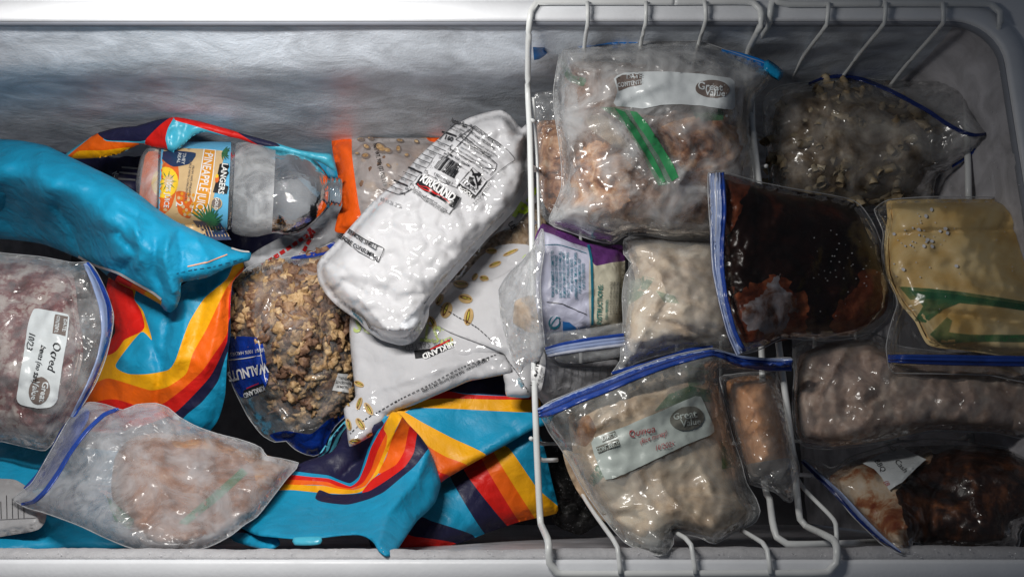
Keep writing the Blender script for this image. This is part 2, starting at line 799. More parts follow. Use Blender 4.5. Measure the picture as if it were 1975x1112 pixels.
def food(name, stops, scale=40, rough=.55, bs=120, bst=.6, dist=1.0, fine=None, spec=.4, sss=0):
    """frozen food: mottled colour by noise, coarse surface"""
    k = NT(name)
    b = k.n('ShaderNodeBsdfPrincipled')
    nz = k.noise(scale, 7, .62, dist)
    n2 = k.noise(scale * 3.3, 5, .6, .5)
    mixv = k.math('ADD', k.math('MULTIPLY', nz, .72), k.math('MULTIPLY', n2, .28))
    k.l(k.ramp(mixv, stops), b.inputs['Base Color'])
    b.inputs['Roughness'].default_value = rough
    b.inputs['Specular IOR Level'].default_value = spec
    nrm = k.bump(k.noise(bs, 4, .55, .4), bst * .6, .0028)
    if fine:
        nrm = k.bump(k.noise(fine, 4), .5, .0015, nrm)
    k.l(nrm, b.inputs['Normal'])
    k.l(b.outputs[0], k.out.inputs[0])
    return k.m


def frosted(name, col=(.62, .64, .68), streak=True, amt=1.0):
    """freezer liner under a skin of frost"""
    k = NT(name)
    b = k.n('ShaderNodeBsdfPrincipled')
    mp = k.n('ShaderNodeMapping')
    mp.inputs['Scale'].default_value = (.7, 1.0, 1.1)
    mp.inputs['Rotation'].default_value = (0, .5, 0)
    k.l(k.tc.outputs['Object'], mp.inputs[0])
    big = k.noise(26, 6, .6, .7, mp.outputs[0])
    fin = k.noise(420, 3, .6)
    mid = k.noise(90, 5, .6, .3, mp.outputs[0])
    k.l(k.ramp(big, [(.34, tuple(c * .74 for c in col)), (.66, tuple(min(1, c * 1.28) for c in col))]), b.inputs['Base Color'])
    k.l(k.ramp(mid, [(.3, g(.30)), (.7, g(.50))]), b.inputs['Roughness'])
    b.inputs['Specular IOR Level'].default_value = 1.0
    n1 = k.bump(big, .14 * amt, .010)
    n2 = k.bump(mid, .35 * amt, .002, n1)
    n3 = k.bump(fin, .5 * amt, .0009, n2)
    k.l(n3, b.inputs['Normal'])
    k.l(b.outputs[0], k.out.inputs[0])
    return k.m


M = {}
# liner, rim, wire
M['rim'] = plastic('rim_plastic', (.80, .82, .86), .42, .04, 20, .05, .4, fine=300)
M['lip'] = plastic('lip_plastic', (.30, .32, .37), .5, .06, 20, .05, .3)
M['wall'] = frosted('frosted_liner', (.60, .65, .72))
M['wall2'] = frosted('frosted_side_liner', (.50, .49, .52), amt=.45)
M['frost'] = food('frost_crust', [(.3, (.38, .38, .40)), (.7, (.54, .54, .56))], 60, .7, 160, .35, .5, fine=700)
M['floor'] = plastic('liner_floor', (.10, .10, .11), .6, .2)  # near black: the deep shade at the freezer bottom is put into the colour
M['wire'] = plastic('white_coated_wire', (.74, .76, .76), .32, .06, 60, .06, .5)
# striped tote plastic
M['cyan'] = plastic('cyan_woven_plastic', (.008, .27, .47), .50, .10, 55, .5, .30, fine=520, crease=.10)
M['cyan2'] = plastic('pale_cyan_tape', (.06, .42, .58), .35, .10)
M['navy'] = plastic('navy_print', (.012, .012, .045), .50, .1, 55, .5, .30, fine=520, crease=.10)
M['red'] = plastic('red_print', (.62, .012, .008), .50, .08, 55, .5, .30, fine=520, crease=.10)
M['orange'] = plastic('orange_print', (.80, .12, .004), .50, .08, 55, .5, .30, fine=520, crease=.10)
M['yellow'] = plastic('yellow_print', (.82, .38, .004), .50, .08, 55, .5, .30, fine=520, crease=.10)
M['pale'] = plastic('pale_hem', (.60, .58, .56), .5, .05)
M['thread'] = plastic('tan_thread', (.62, .32, .20), .6, .1)
M['blk'] = plastic('black_ink', (.012, .012, .014), .35, .05, 60, .1)
M['ink_grey'] = plastic('grey_ink', (.20, .20, .21), .4, .05, 60, .1)
M['ink_redpen'] = plastic('red_pen', (.42, .05, .06), .5, .05, 60, .1)
M['ink_red'] = plastic('red_ink', (.55, .02, .02), .4, .05, 60, .1)
M['white_ink'] = plastic('white_ink', (.80, .80, .80), .4, .03, 60, .1)
M['dark'] = plastic('black_bag_plastic', (.006, .006, .009), .35, .3, 120, .9, .5)
M['darkcloth'] = food('black_glitter_fabric', [(.5, (.003, .003, .003)), (.60, (.03, .03, .03)), (.66, (.45, .45, .48))], 260, .5, 500, .5)
# white pouches
M['pouch'] = plastic('white_pouch_film', (.56, .56, .58), .06, .02, 50, .10, 1.0)
M['pouch_matte'] = plastic('white_pouch_seam', (.58, .60, .64), .34, .03, 60, .1, .5)
M['pouch_grey'] = plastic('greyish_pouch_film', (.50, .50, .52), .12, .03, 60, .3, .6, crease=.15)
M['green_ink'] = plastic('lime_ink', (.40, .58, .02), .3, .05)
M['green_pale'] = plastic('faded_lime_ink', (.42, .50, .18), .3, .05)
M['shell'] = plastic('pistachio_shell_print', (.50, .34, .15), .3, .35, 400, .1)
M['shell_d'] = plastic('pistachio_gap_print', (.10, .035, .012), .3, .2, 400, .1)
M['nut'] = plastic('pistachio_kernel_print', (.42, .36, .05), .3, .3, 400, .1)
M['blue_print'] = plastic('blue_bag_print', (.006, .035, .27), .16, .15, 80, .5, .6)
M['orange_bag'] = plastic('orange_bag_print', (.80, .105, .008), .20, .08, 70, .4, .55)
M['silver'] = plastic('silver_pouch', (.50, .51, .54), .22, .12, 60, .5, .7)
M['carton'] = plastic('grey_carton', (.36, .36, .37), .5, .1)
M['lilac'] = plastic('lilac_package', (.52, .53, .66), .35, .07, 60, .6, .45)
M['purple'] = plastic('purple_package', (.12, .035, .17), .3, .12, 60, .4, .5)
M['cream'] = plastic('cream_package', (.60, .57, .45), .4, .08, 60, .6, .4)
M['teal'] = plastic('teal_ink', (.01, .16, .24), .35, .05)
M['tealgreen'] = plastic('green_teal_ink', (.02, .17, .15), .35, .05)
M['logo_blue'] = plastic('blue_logo_ink', (.02, .14, .42), .35, .05)
M['facts'] = plastic('grey_label_film', (.40, .40, .42), .3, .08, 60, .5)
# zips and labels
M['zip'] = plastic('blue_zip', (.015, .055, .30), .28, .12, 60, .2, .5)
M['zipd'] = plastic('dark_blue_zip', (.008, .022, .13), .3, .12, 60, .2, .5)
M['zipl'] = plastic('pale_blue_zip', (.28, .35, .55), .26, .12, 60, .2, .6)
M['zipw'] = plastic('whitish_zip_edge', (.46, .49, .58), .26, .08, 60, .2, .6)
M['slider'] = plastic('bright_blue_slider', (.004, .16, .52), .22, .1, 60, .1, .6)
M['slider2'] = plastic('teal_blue_slider', (.006, .24, .48), .22, .1, 60, .1, .6)
M['gzin'] = film('green_strip_seen_through_film', .62, (.05, .30, .12), rough=.2, bst=.2, hv=.3)
M['gzip'] = plastic('green_zip', (.035, .24, .09), .26, .15, 60, .2, .6)
M['label'] = plastic('white_bag_label', (.60, .64, .66), .26, .03, 60, .12, .5)
M['label_g'] = plastic('greenish_bag_label', (.52, .58, .55), .3, .04, 60, .12, .5)
M['oval'] = plastic('brown_grey_ink', (.17, .135, .12), .35, .15)
M['ovalg'] = plastic('grey_green_ink', (.19, .19, .165), .35, .15)
# films
M['film'] = film('freezer_bag_film', .21, rough=.12, bst=.55, gl=.7, hv=.6)
M['film_milky'] = film('milky_freezer_bag_film', .34, (.76, .78, .82), rough=.15, bst=.45, hv=.6)
M['film_clear'] = film('clear_bag_film', .08, rough=.09, bst=.7, gl=.6)
M['film_green'] = film('green_tinted_film', .34, (.25, .55, .38), rough=.2)
M['film_thin'] = film('thin_produce_film', .12, rough=.08, bst=.9, gl=.7)
M['film_dim'] = film('dim_bag_film', .14, (.8, .8, .82), rough=.12, bst=.6, gl=.7)
# food
M['meat'] = food('brown_cooked_meat', [(.36, (.05, .02, .012)), (.45, (.28, .12, .06)), (.55, (.60, .33, .18)), (.66, (.85, .66, .48))], 34, .5, 90, .9)
M['meat_d'] = food('dull_brown_meat', [(.34, (.07, .035, .025)), (.5, (.26, .15, .10)), (.66, (.50, .36, .28))], 30, .5, 90, .8)
M['beans'] = food('red_and_white_beans', [(.40, (.06, .010, .012)), (.49, (.17, .04, .04)), (.54, (.34, .26, .24)), (.68, (.52, .46, .43))], 42, .4, 110, .8, dist=.2)
M['crumble'] = food('rosy_brown_mince', [(.34, (.10, .042, .022)), (.5, (.25, .12, .07)), (.62, (.34, .20, .14)), (.7, (.42, .30, .23))], 22, .5, 150, .5)
M['crumble2'] = food('orange_brown_mince', [(.34, (.10, .04, .015)), (.5, (.34, .15, .055)), (.68, (.52, .30, .14))], 45, .5, 150, .8)
M['walnut'] = food('walnut_kernel', [(.34, (.14, .07, .03)), (.5, (.40, .25, .12)), (.66, (.66, .48, .27))], 55, .55, 260, .7)
M['walnut_d'] = food('walnut_skin', [(.34, (.05, .025, .015)), (.5, (.17, .09, .055)), (.66, (.36, .22, .12))], 50, .55, 260, .7)
M['pist'] = food('pistachio_shells', [(.34, (.16, .10, .06)), (.5, (.36, .25, .15)), (.66, (.52, .42, .30))], 50, .5, 200, .4)
M['tan'] = food('pale_tan_meat', [(.34, (.42, .30, .20)), (.66, (.62, .50, .38))], 25, .5, 100, .3)
M['chicken'] = food('pale_chicken', [(.34, (.46, .33, .22)), (.5, (.70, .57, .43)), (.68, (.84, .76, .62))], 22, .45, 60, .5)
M['quinoa'] = food('beige_chicken', [(.34, (.38, .25, .15)), (.5, (.66, .50, .34)), (.68, (.84, .72, .54))], 24, .5, 60, .6)
M['log'] = food('orange_brown_log', [(.34, (.46, .19, .07)), (.52, (.68, .34, .16)), (.68, (.76, .48, .30))], 26, .5, 260, .35)
M['logend'] = food('pale_log_end', [(.34, (.34, .28, .24)), (.68, (.46, .40, .36))], 26, .5, 200, .3)
M['pasta'] = food('sauced_pasta', [(.36, (.14, .09, .05)), (.52, (.36, .28, .17)), (.66, (.55, .47, .33))], 30, .45, 120, .4)
M['sauce'] = food('black_brown_sauce', [(.38, (.004, .0015, .001)), (.54, (.016, .004, .002)), (.68, (.10, .02, .007))], 16, .35, 60, .3)
M['sauce_r'] = food('rust_red_sauce', [(.36, (.05, .01, .004)), (.5, (.16, .035, .012)), (.66, (.30, .09, .035))], 40, .4, 90, .6)
M['ice'] = food('icy_grey_frost', [(.40, (.10, .035, .015)), (.50, (.20, .16, .16)), (.7, (.30, .31, .35))], 45, .5, 90, .6)
M['broth'] = food('yellow_frozen_broth', [(.36, (.74, .44, .11)), (.5, (.90, .66, .30)), (.66, (.94, .80, .50))], 9, .45, 50, .12)
M['dimmeat'] = food('dim_pink_brown_chicken', [(.36, (.18, .10, .07)), (.5, (.44, .31, .24)), (.66, (.66, .56, .47))], 22, .5, 60, .6)
M['rub'] = food('dark_rubbed_meat', [(.40, (.005, .002, .0015)), (.52, (.04, .012, .005)), (.66, (.24, .08, .025))], 24, .4, 120, .8)
M['rub_l'] = food('pale_rubbed_meat', [(.36, (.16, .03, .01)), (.46, (.30, .12, .05)), (.54, (.48, .36, .25)), (.7, (.56, .50, .42))], 34, .45, 90, .7)
M['crystal'] = plastic('ice_crystals', (.75, .75, .78), .3, .05)

# ------------------------------------------------------------------ freezer
YB = P(600, 36, 0).y                 # back wall
YF = P(600, 1079, 0).y               # front wall
XR = P(1962, 230, 0).x               # right wall
XL = -0.74
ZF = -0.60
fz = thing('chest_freezer', 'open white chest freezer with frosted inner walls holding all the bags', 'chest freezer', (0, .18, ZF))


def rr_loop(x0, x1, y0, y1, r, n=8):
    pts = []
    for cx, cy, a0 in ((x1 - r, y1 - r, 0), (x0 + r, y1 - r, 90), (x0 + r, y0 + r, 180), (x1 - r, y0 + r, 270)):
        for i in range(n + 1):
            a = math.radians(a0 + 90 * i / n)
            pts.append((cx + r * math.cos(a), cy + r * math.sin(a)))
    return pts


def wall_grid(name, mat, fn, nu, nv):
    v = [fn(i / nu, j / nv) for j in range(nv + 1) for i in range(nu + 1)]
    f = [(j * (nu + 1) + i, j * (nu + 1) + i + 1, (j + 1) * (nu + 1) + i + 1, (j + 1) * (nu + 1) + i) for j in range(nv) for i in range(nu)]
    return new_mesh_obj(name, v, f, mat, None, fz)


def bump2(x, y):
    return float(fbm(np.array([x]), np.array([y]), 1, 11, 4)[0])


nu, nv = 230, 56
uu, vv = np.meshgrid(np.linspace(0, 1, nu + 1), np.linspace(0, 1, nv + 1))
xx = XL + (XR - 0.03 - XL) * uu
zz = -0.012 + (ZF + 0.012) * vv ** 1.3
dd = 0.0012 * fbm(xx * 6 + zz * 9, zz * 9, 1, 3, 2) + 0.0002 * fbm(xx * 50, zz * 60, 1, 9, 3)
zc_ = -.078 + .012 * fbm(xx * 5, xx * 0 + 2.2, 1, 6, 4)
wd_ = np.where(zz > zc_, .040, .06)
dd = dd - 0.0125 * np.exp(-((zz - zc_) / wd_) ** 2) * np.clip((.12 - xx) / .1, .15, 1)
v = np.stack([xx, YB + 0.004 + dd * 1.0, zz], -1).reshape(-1, 3)
f = [(j * (nu + 1) + i, (j + 1) * (nu + 1) + i, (j + 1) * (nu + 1) + i + 1, j * (nu + 1) + i + 1) for j in range(nv) for i in range(nu)]
new_mesh_obj('back_wall', v, f, M['wall'], None, fz)
# rounded corner + right wall
nu, nv = 120, 40
R = 0.045
La = math.pi / 2 * R
Ls = (YB - YF) - R
tot = La + Ls
v = []
for j in range(nv + 1):
    z = -0.010 + (ZF + 0.010) * (j / nv) ** 1.3
    for i in range(nu + 1):
        s_ = tot * i / nu
        if s_ < La:
            a = math.pi / 2 - s_ / R
            x, y = XR - R + R * math.cos(a), YB - R + R * math.sin(a)
        else:
            x, y = XR, YB - R - (s_ - La)
        x -= 0.05 * (-z) ** 1.0 * .6
        v.append((x + 0.0015 * bump2(y * 25, z * 25), y + 0.004 * (s_ < La), z))
f = [(j * (nu + 1) + i, (j + 1) * (nu + 1) + i, (j + 1) * (nu + 1) + i + 1, j * (nu + 1) + i + 1) for j in range(nv) for i in range(nu)]
new_mesh_obj('side_wall', v, f, M['wall2'], None, fz)
wall_grid('side_wall', M['wall2'], lambda a, b: (XL, YF + (YB - YF) * a, -0.01 + (ZF + .01) * b), 20, 10)
wall_grid('front_wall', M['wall2'], lambda a, b: (XL + (XR - XL) * a, YF - 0.002, -0.01 + (ZF + .01) * b), 60, 12)
wall_grid('liner_floor', M['floor'], lambda a, b: (XL + (XR - XL) * a, YF - .01 + (YB - YF + .02) * b, ZF), 10, 6)
# rim: flat plastic frame with a rounded inner edge, then a darker lip band
inner = rr_loop(XL, XR, YF, YB, 0.045)


def grow(e, z):
    return [(x, y, z) for x, y in rr_loop(XL - e, XR + e, YF - e, YB + e, 0.045 + max(e, -.03))]


def loft(name, loops, mat):
    n = len(loops[0])
    v = [q for lp in loops for q in lp]
    f = []
    for k in range(len(loops) - 1):
        for i in range(n):
            j = (i + 1) % n
            f.append((k * n + i, k * n + j, (k + 1) * n + j, (k + 1) * n + i))
    return new_mesh_obj(name, v, f, mat, None, fz)


loft('rim', [grow(.16, -.05), grow(.158, .0), grow(.03, .0), grow(.0275, -.0035), grow(.022, -.0035), grow(.0195, .0), grow(.0035, .0), grow(.001, -.0008), grow(0, -.003), grow(0, -.0052)], M['rim'])
loft('lip_band', [grow(-.0004, -.0052), grow(-.0010, -.006), grow(-.0012, -.0125), grow(-.0004, -.0132), grow(.006, -.0134)], M['lip'])
# frost crust bulging from the front wall just under the rim
nx = 420
v = []
prof = [(0.0, -.0050), (.0015, -.0042), (.005, -.0058), (.0085, -.009), (.0108, -.014), (.0115, -.022), (.009, -.032), (.004, -.046), (-.002, -.062)]
for i in range(nx + 1):
    x = XL + (XR - XL - .01) * i / nx
    q = min(1.0, .62 + .5 * max(0, x - .0)) + .12 * bump2(x * 6, 3.3) + .05 * bump2(x * 40, 8.8)
    for k, (a, b) in enumerate(prof):
        v.append((x, YF + a * q + .00025 * bump2(x * 300, k * 1.7), b + .00025 * bump2(x * 260 + 50, k * 2.1)))
m = len(prof)
f = [(i * m + k, (i + 1) * m + k, (i + 1) * m + k + 1, i * m + k + 1) for i in range(nx) for k in range(m - 1)]
new_mesh_obj('frost_crust', v, f, M['frost'], None, fz)

# ------------------------------------------------------------------ wire baskets
RW, RT = 0.0031, 0.0021
b1 = thing('wire_basket', 'white wire basket in the middle of the freezer, right of the striped bags', 'wire basket', P(1280, 560, -.26), 'wire baskets hanging on the freezer rim')
zr, zb = 0.004, -0.075
loop = [(1300, 4, zr), (1060, 4, zr), (1034, 6, zr), (1024, 22, zr), (1020, 60, zr - .01), (1018, 172, zb), (1022, 260, zb), (1025, 400, zb), (1030, 700, zb), (1036, 880, zb), (1042, 1000, zb), (1045, 1014, zb + .012), (1055, 1036, zr - .018), (1058, 1050, zr), (1060, 1085, zr), (1074, 1104, zr), (1110, 1107, zr),
        (1340, 1106, zr), (1570, 1105, zr), (1598, 1102, zr), (1613, 1085, zr), (1614, 1055, zr), (1607, 1040, zr - .015), (1585, 1028, zr - .035), (1555, 1014, zb), (1543, 1000, zb), (1532, 900, zb), (1520, 800, zb), (1500, 650, zb), (1470, 400, zb), (1440, 150, zb), (1442, 102, zb + .01), (1462, 60, zr - .012), (1469, 40, zr), (1466, 18, zr), (1452, 5, zr), (1420, 3, zr), (1300, 4, zr)]
tube('rim_frame', loop, RW, M['wire'], b1, 12)
for a in ([(1133, 4, .008), (1134, 40, .004), (1128, 82, -.035), (1122, 150, -.1), (1120, 240, -.2), (1122, 330, -.25)], [(1246, 4, .008), (1246, 40, .004), (1237, 80, -.035), (1226, 150, -.1), (1215, 260, -.2), (1210, 340, -.25)],
          [(1359, 3, .008), (1362, 36, .004), (1350, 76, -.035), (1330, 150, -.1), (1305, 250, -.2), (1300, 340, -.25)],
          [(1197, 1106, .008), (1191, 1055, .004), (1183, 1040, -.004), (1143, 984, -.07), (1120, 940, -.13), (1118, 850, -.25)], [(1342, 1106, .008), (1333, 1050, .004), (1322, 1037, -.004), (1276, 1011, -.05), (1240, 985, -.12), (1215, 850, -.25)],
          [(1487, 1106, .008), (1480, 1060, .004), (1471, 1046, -.004), (1424, 1018, -.05), (1360, 985, -.12), (1300, 850, -.25)]):
    tube('wire', a, RT, M['wire'], b1, 8)
for x in (1120, 1215, 1305, 1390):
    tube('wire', [(x, 335, -.25), (x, 850, -.25)], RT, M['wire'], b1, 8)
for y in (330, 480, 640, 855):
    tube('wire', [(1024, y - 10, -.078), (1045, y, -.16), (1070, y, -.25), (1250, y, -.252), (1400, y, -.25), (1440, y, -.16), (1478, y - 10, -.078)], RT, M['wire'], b1, 8)
tube('wire', [(1036, 882, -.075), (1048, 887, -.082), (1075, 886, -.09)], RT, M['wire'], b1, 8)
tube('wire', [(1028, 188, -.08), (1036, 300, -.10), (1040, 445, -.11)], RT * .8, M['wire'], b1, 8)
for y in (232, 326, 427):
    tube('wire', [(1023, y, zb), (1033, y + 2, zb - .006)], RT * 1.1, M['wire'], b1, 8)

b2 = thing('wire_basket', 'white wire basket in the shaded right end of the freezer', 'wire basket', P(1700, 560, -.26), 'wire baskets hanging on the freezer rim')
loop = [(1700, 7, zr), (1520, 8, zr), (1495, 0, zr + .002), (1488, 4, zr), (1486, 28, zr), (1484, 44, zr - .01), (1468, 72, zb + .03), (1450, 104, zb), (1450, 200, zb), (1456, 400, zb - .008), (1470, 700, zb - .012), (1474, 930, zb - .015), (1484, 960, zb - .01), (1490, 1005, -.05), (1498, 1035, -.04), (1518, 1048, -.035), (1560, 1049, -.035),
        (1640, 1047, -.05), (1700, 1044, -.10), (1850, 1040, -.12), (1872, 1030, -.12), (1876, 1000, -.13), (1874, 900, -.14), (1872, 600, -.12), (1869, 400, zb - .01), (1868, 370, zb), (1862, 130, zb), (1860, 106, zb + .006), (1880, 88, zb + .03), (1918, 64, zr - .012), (1930, 44, zr), (1929, 24, zr), (1912, 9, zr), (1880, 7, zr), (1700, 7, zr)]
tube('rim_frame', loop, RW, M['wire'], b2, 12)
for a in ([(1598, 6, .008), (1596, 40, .004), (1588, 58, -.008), (1547, 113, -.08), (1510, 190, -.18), (1500, 260, -.25)], [(1708, 5, .008), (1707, 38, .004), (1698, 56, -.008), (1650, 114, -.08), (1590, 200, -.18), (1560, 270, -.25)],
          [(1818, 5, .008), (1820, 38, .004), (1811, 55, -.008), (1738, 138, -.10), (1680, 215, -.18), (1640, 270, -.25)],
          [(1614, 1048, -.03), (1612, 1010, -.035), (1600, 992, -.045), (1546, 936, -.09), (1520, 880, -.16), (1500, 820, -.25)]):
    tube('wire', a, RT, M['wire'], b2, 8)
for x in (1500, 1570, 1650, 1730):
    tube('wire', [(x, 265, -.25), (x, 850, -.25)], RT, M['wire'], b2, 8)
for y in (265, 420, 600, 850):
    tube('wire', [(1453, y - 10, -.08), (1465, y, -.16), (1480, y, -.25), (1640, y, -.252), (1790, y, -.25), (1840, y, -.18), (1868, y - 10, -.13)], RT, M['wire'], b2, 8)
tube('wire', [(1535, 915, -.09), (1550, 915, -.10), (1600, 920, -.16)], RT, M['wire'], b2, 8)

# ------------------------------------------------------------------ striped tote bag at the left
o_roll = [(-60, 262), (0, 268), (40, 271), (90, 281), (130, 300), (180, 324), (225, 346), (270, 376), (300, 400), (335, 424), (375, 444), (412, 461), (448, 478), (468, 482), (484, 487), (481, 501), (462, 507), (430, 520), (400, 534), (372, 540), (350, 545), (348, 570), (340, 592), (328, 602), (316, 597), (308, 586), (262, 560), (215, 538), (190, 518), (150, 497), (80, 470), (0, 460), (-60, 460)]
tote = thing('tote_bag', 'large turquoise striped tote bag at the left, rolled over and open around the juice bottle', 'tote bag', at_base(o_roll, -.34), 'turquoise striped tote bags')
o_body = [(215, 525), (262, 540), (330, 560), (400, 515), (445, 490), (468, 505), (470, 520), (448, 546), (444, 600), (444, 645), (438, 690), (434, 760), (424, 800), (412, 822), (380, 850), (300, 840), (160, 830), (100, 800), (140, 760), (180, 720), (200, 675), (222, 640), (215, 600), (205, 560)]
S_body = Sheet(o_body, [(210, 540, -.27), (330, 600, -.235), (460, 520, -.215), (440, 640, -.225), (350, 640, -.225), (300, 720, -.235), (420, 800, -.26), (180, 760, -.27), (300, 830, -.27), (240, 620, -.262)], .012, 50,
               noise=[('fbm', .004, 80, 3), ('ridge', .0065, 70, 5), ('ridge', .0020, 30, 6)],
               creases=[([(325, 600), (312, 690), (300, 780)], -.010, 14), ([(360, 560), (356, 640), (340, 700)], .007, 12), ([(400, 540), (392, 600), (375, 660)], -.005, 12), ([(430, 560), (415, 640), (395, 720)], .006, 14), ([(260, 590), (290, 650), (305, 700)], -.008, 12)])
R_body = [
    ([(208, 536), (262, 545), (259, 577), (276, 600), (293, 655), (272, 640), (223, 703), (246, 720), (282, 721), (324, 713), (338, 695), (350, 661), (366, 619), (395, 574), (437, 538), (455, 505), (500, 500), (520, 900), (60, 900), (60, 640)], 3),   # all bands: start with yellow
    ([(208, 536), (233, 548), (256, 560), (259, 577), (272, 600), (279, 628), (271, 640), (240, 655), (210, 684), (60, 700), (60, 500)], 2),
    ([(470, 514), (444, 545), (434, 560), (418, 593), (398, 635), (372, 681), (359, 720), (324, 745), (291, 752), (246, 739), (207, 729), (170, 745), (60, 800), (60, 930), (520, 930), (520, 500)], 4),
    ([(446, 560), (439, 640), (414, 681), (389, 716), (350, 752), (314, 778), (280, 786), (225, 770), (185, 775), (60, 830), (60, 930), (520, 930), (520, 560)], 2),
    ([(446, 610), (437, 661), (405, 726), (343, 791), (300, 812), (240, 830), (60, 860), (60, 930), (520, 930), (520, 610)], 1),
    ([(446, 668), (420, 735), (389, 775), (359, 800), (340, 830), (330, 930), (520, 930), (520, 660)], 0),
]
build('front_panel', S_body, [M['cyan'], M['navy'], M['red'], M['yellow'], M['orange']], tote, 6, R_body, bottom=.06)
# dark inner fold at the star's point
ctl_roll = [(-60, 280, -.25), (0, 285, -.20), (100, 300, -.19), (200, 345, -.180), (300, 412, -.172), (400, 464, -.180), (470, 484, -.195), (0, 325, -.172), (100, 360, -.155), (200, 425, -.145), (300, 480, -.150), (380, 500, -.165), (440, 500, -.18), (-60, 330, -.180), (-60, 440, -.31), (40, 450, -.31), (100, 470, -.29), (160, 490, -.245), (220, 525, -.215), (300, 575, -.195), (335, 590, -.185), (100, 420, -.232), (0, 385, -.245), (170, 450, -.205)]
S_roll = Sheet(o_roll, ctl_roll, .010, 24, noise=[('fbm', .004, 110, 21), ('ridge', .0095, 85, 22), ('ridge', .0030, 36, 24)],
               creases=[([(60, 420), (90, 470)], -.006, 14), ([(110, 400), (140, 440), (150, 480)], -.010, 16), ([(190, 390), (240, 430), (262, 478)], -.004, 10), ([(225, 450), (262, 490), (240, 520)], -.012, 12),
                        ([(262, 440), (272, 480), (262, 515)], .008, 9), ([(325, 455), (318, 500), (335, 560)], .010, 10), ([(300, 470), (296, 520), (312, 560)], -.008, 9), ([(345, 450), (352, 500), (350, 540)], -.007, 8),
                        ([(150, 330), (260, 400), (300, 420)], .003, 14), ([(200, 385), (250, 410), (290, 430)], -.004, 8), ([(30, 340), (120, 345), (160, 360)], .003, 12), ([(380, 465), (400, 500)], .005, 8)])
R_roll = [([(206, 530), (214, 524), (235, 536), (226, 552), (212, 540)], 1), ([(229, 530), (262, 549), (252, 566), (222, 548)], 2), ([(258, 545), (288, 562), (276, 584), (250, 568)], 4), ([(284, 560), (311, 578), (305, 594), (272, 582)], 3)]
build('rolled_panel', S_roll, [M['cyan'], M['navy'], M['red'], M['yellow'], M['orange']], tote, 6, R_roll, bottom=.03)
p = Print(S_roll)
p.line([(152, 494), (172, 506), (192, 514), (226, 525), (262, 545), (296, 564), (312, 577)], 4.5, M['pale'])
p.line([(362, 514), (400, 505), (438, 491)], 2.2, M['thread'])
p.dash([(340, 527), (372, 520), (410, 514), (470, 498)], 1.1, M['navy'], 7, 5)
p.line([(446, 479), (466, 485), (481, 486)], 3, M['pale'])
p.done('stitched_hem', tote)
# back edge of the opening
o_flap = [(124, 300), (150, 280), (188, 257), (227, 246), (262, 243), (300, 232), (340, 226), (388, 235), (440, 249), (479, 261), (520, 272), (577, 289), (610, 294), (640, 298), (648, 330), (618, 313), (577, 300), (540, 292), (512, 286), (462, 268), (430, 262), (395, 254), (372, 262), (350, 282), (333, 294), (322, 288), (300, 284), (270, 278), (230, 296), (190, 304), (150, 306)]
S_flap = Sheet(o_flap, [(124, 300, -.27), (188, 262, -.245), (340, 228, -.215), (330, 285, -.225), (480, 265, -.235), (577, 295, -.245), (640, 310, -.26), (250, 280, -.245)], .006, 14, noise=[('cr', .003, 45, 31)],
               creases=[([(325, 285), (322, 258), (340, 230)], .006, 7), ([(360, 240), (352, 270)], -.004, 8)])
R_flap = [([(120, 310), (188, 255), (198, 262), (205, 272), (280, 278), (262, 300), (140, 312)], 4), ([(125, 320), (150, 292), (200, 290), (240, 285), (300, 282), (290, 310), (140, 320)], 3), ([(188, 255), (227, 242), (262, 240), (300, 229), (337, 224), (282, 270), (240, 272), (205, 270)], 1),
          ([(337, 222), (324, 247), (319, 268), (322, 292), (282, 280), (282, 268), (310, 240)], 2), ([(340, 222), (400, 232), (479, 256), (520, 270), (505, 282), (430, 260), (372, 242), (338, 232)], 2), ([(455, 252), (520, 270), (540, 282), (500, 280)], 1)]
build('back_edge', S_flap, [M['cyan2'], M['navy'], M['red'], M['yellow'], M['orange']], tote, 5, R_flap, bottom=.004)
o_in = [(110, 290), (190, 262), (330, 240), (480, 262), (650, 305), (660, 420), (600, 560), (440, 600), (300, 560), (180, 420), (100, 360)]
S_in = Sheet(o_in, [(110, 300, -.34), (340, 260, -.33), (650, 310, -.36), (400, 400, -.39), (250, 330, -.37), (600, 500, -.40), (300, 550, -.42)], 0, 30, noise=[('cr', .008, 60, 41)])
build('inner_lining', S_in, [M['navy'], M['cyan']], tote, 9, [([(480, 270), (650, 290), (660, 420), (560, 330)], 1), ([(370, 240), (460, 262), (480, 290), (400, 282), (340, 300)], 1)], bottom=.02)
p = Print(S_in)
for a, b in (((235, 322), (270, 325)), ((230, 332), (270, 336)), ((228, 345), (262, 347))):
    p.line([a, b], 3.5, M['ink_grey'])
p.text('K', 222, 336, 16, 60, M['label'])
p.done('inner_print', tote)
o_low = [(-60, 830), (60, 850), (140, 860), (250, 870), (420, 860), (440, 900), (440, 1000), (420, 1046), (270, 1058), (100, 1060), (-60, 1062)]
S_low = Sheet(o_low, [(-60, 840, -.25), (60, 880, -.235), (60, 1040, -.15), (300, 1040, -.17), (400, 900, -.30), (250, 870, -.29)], .01, 30, noise=[('cr', .004, 70, 51)])
build('lower_panel', S_low, [M['cyan'], M['navy']], tote, 9, [([(150, 1010), (260, 1030), (420, 1000), (420, 1080), (150, 1080)], 0)], bottom=.03)

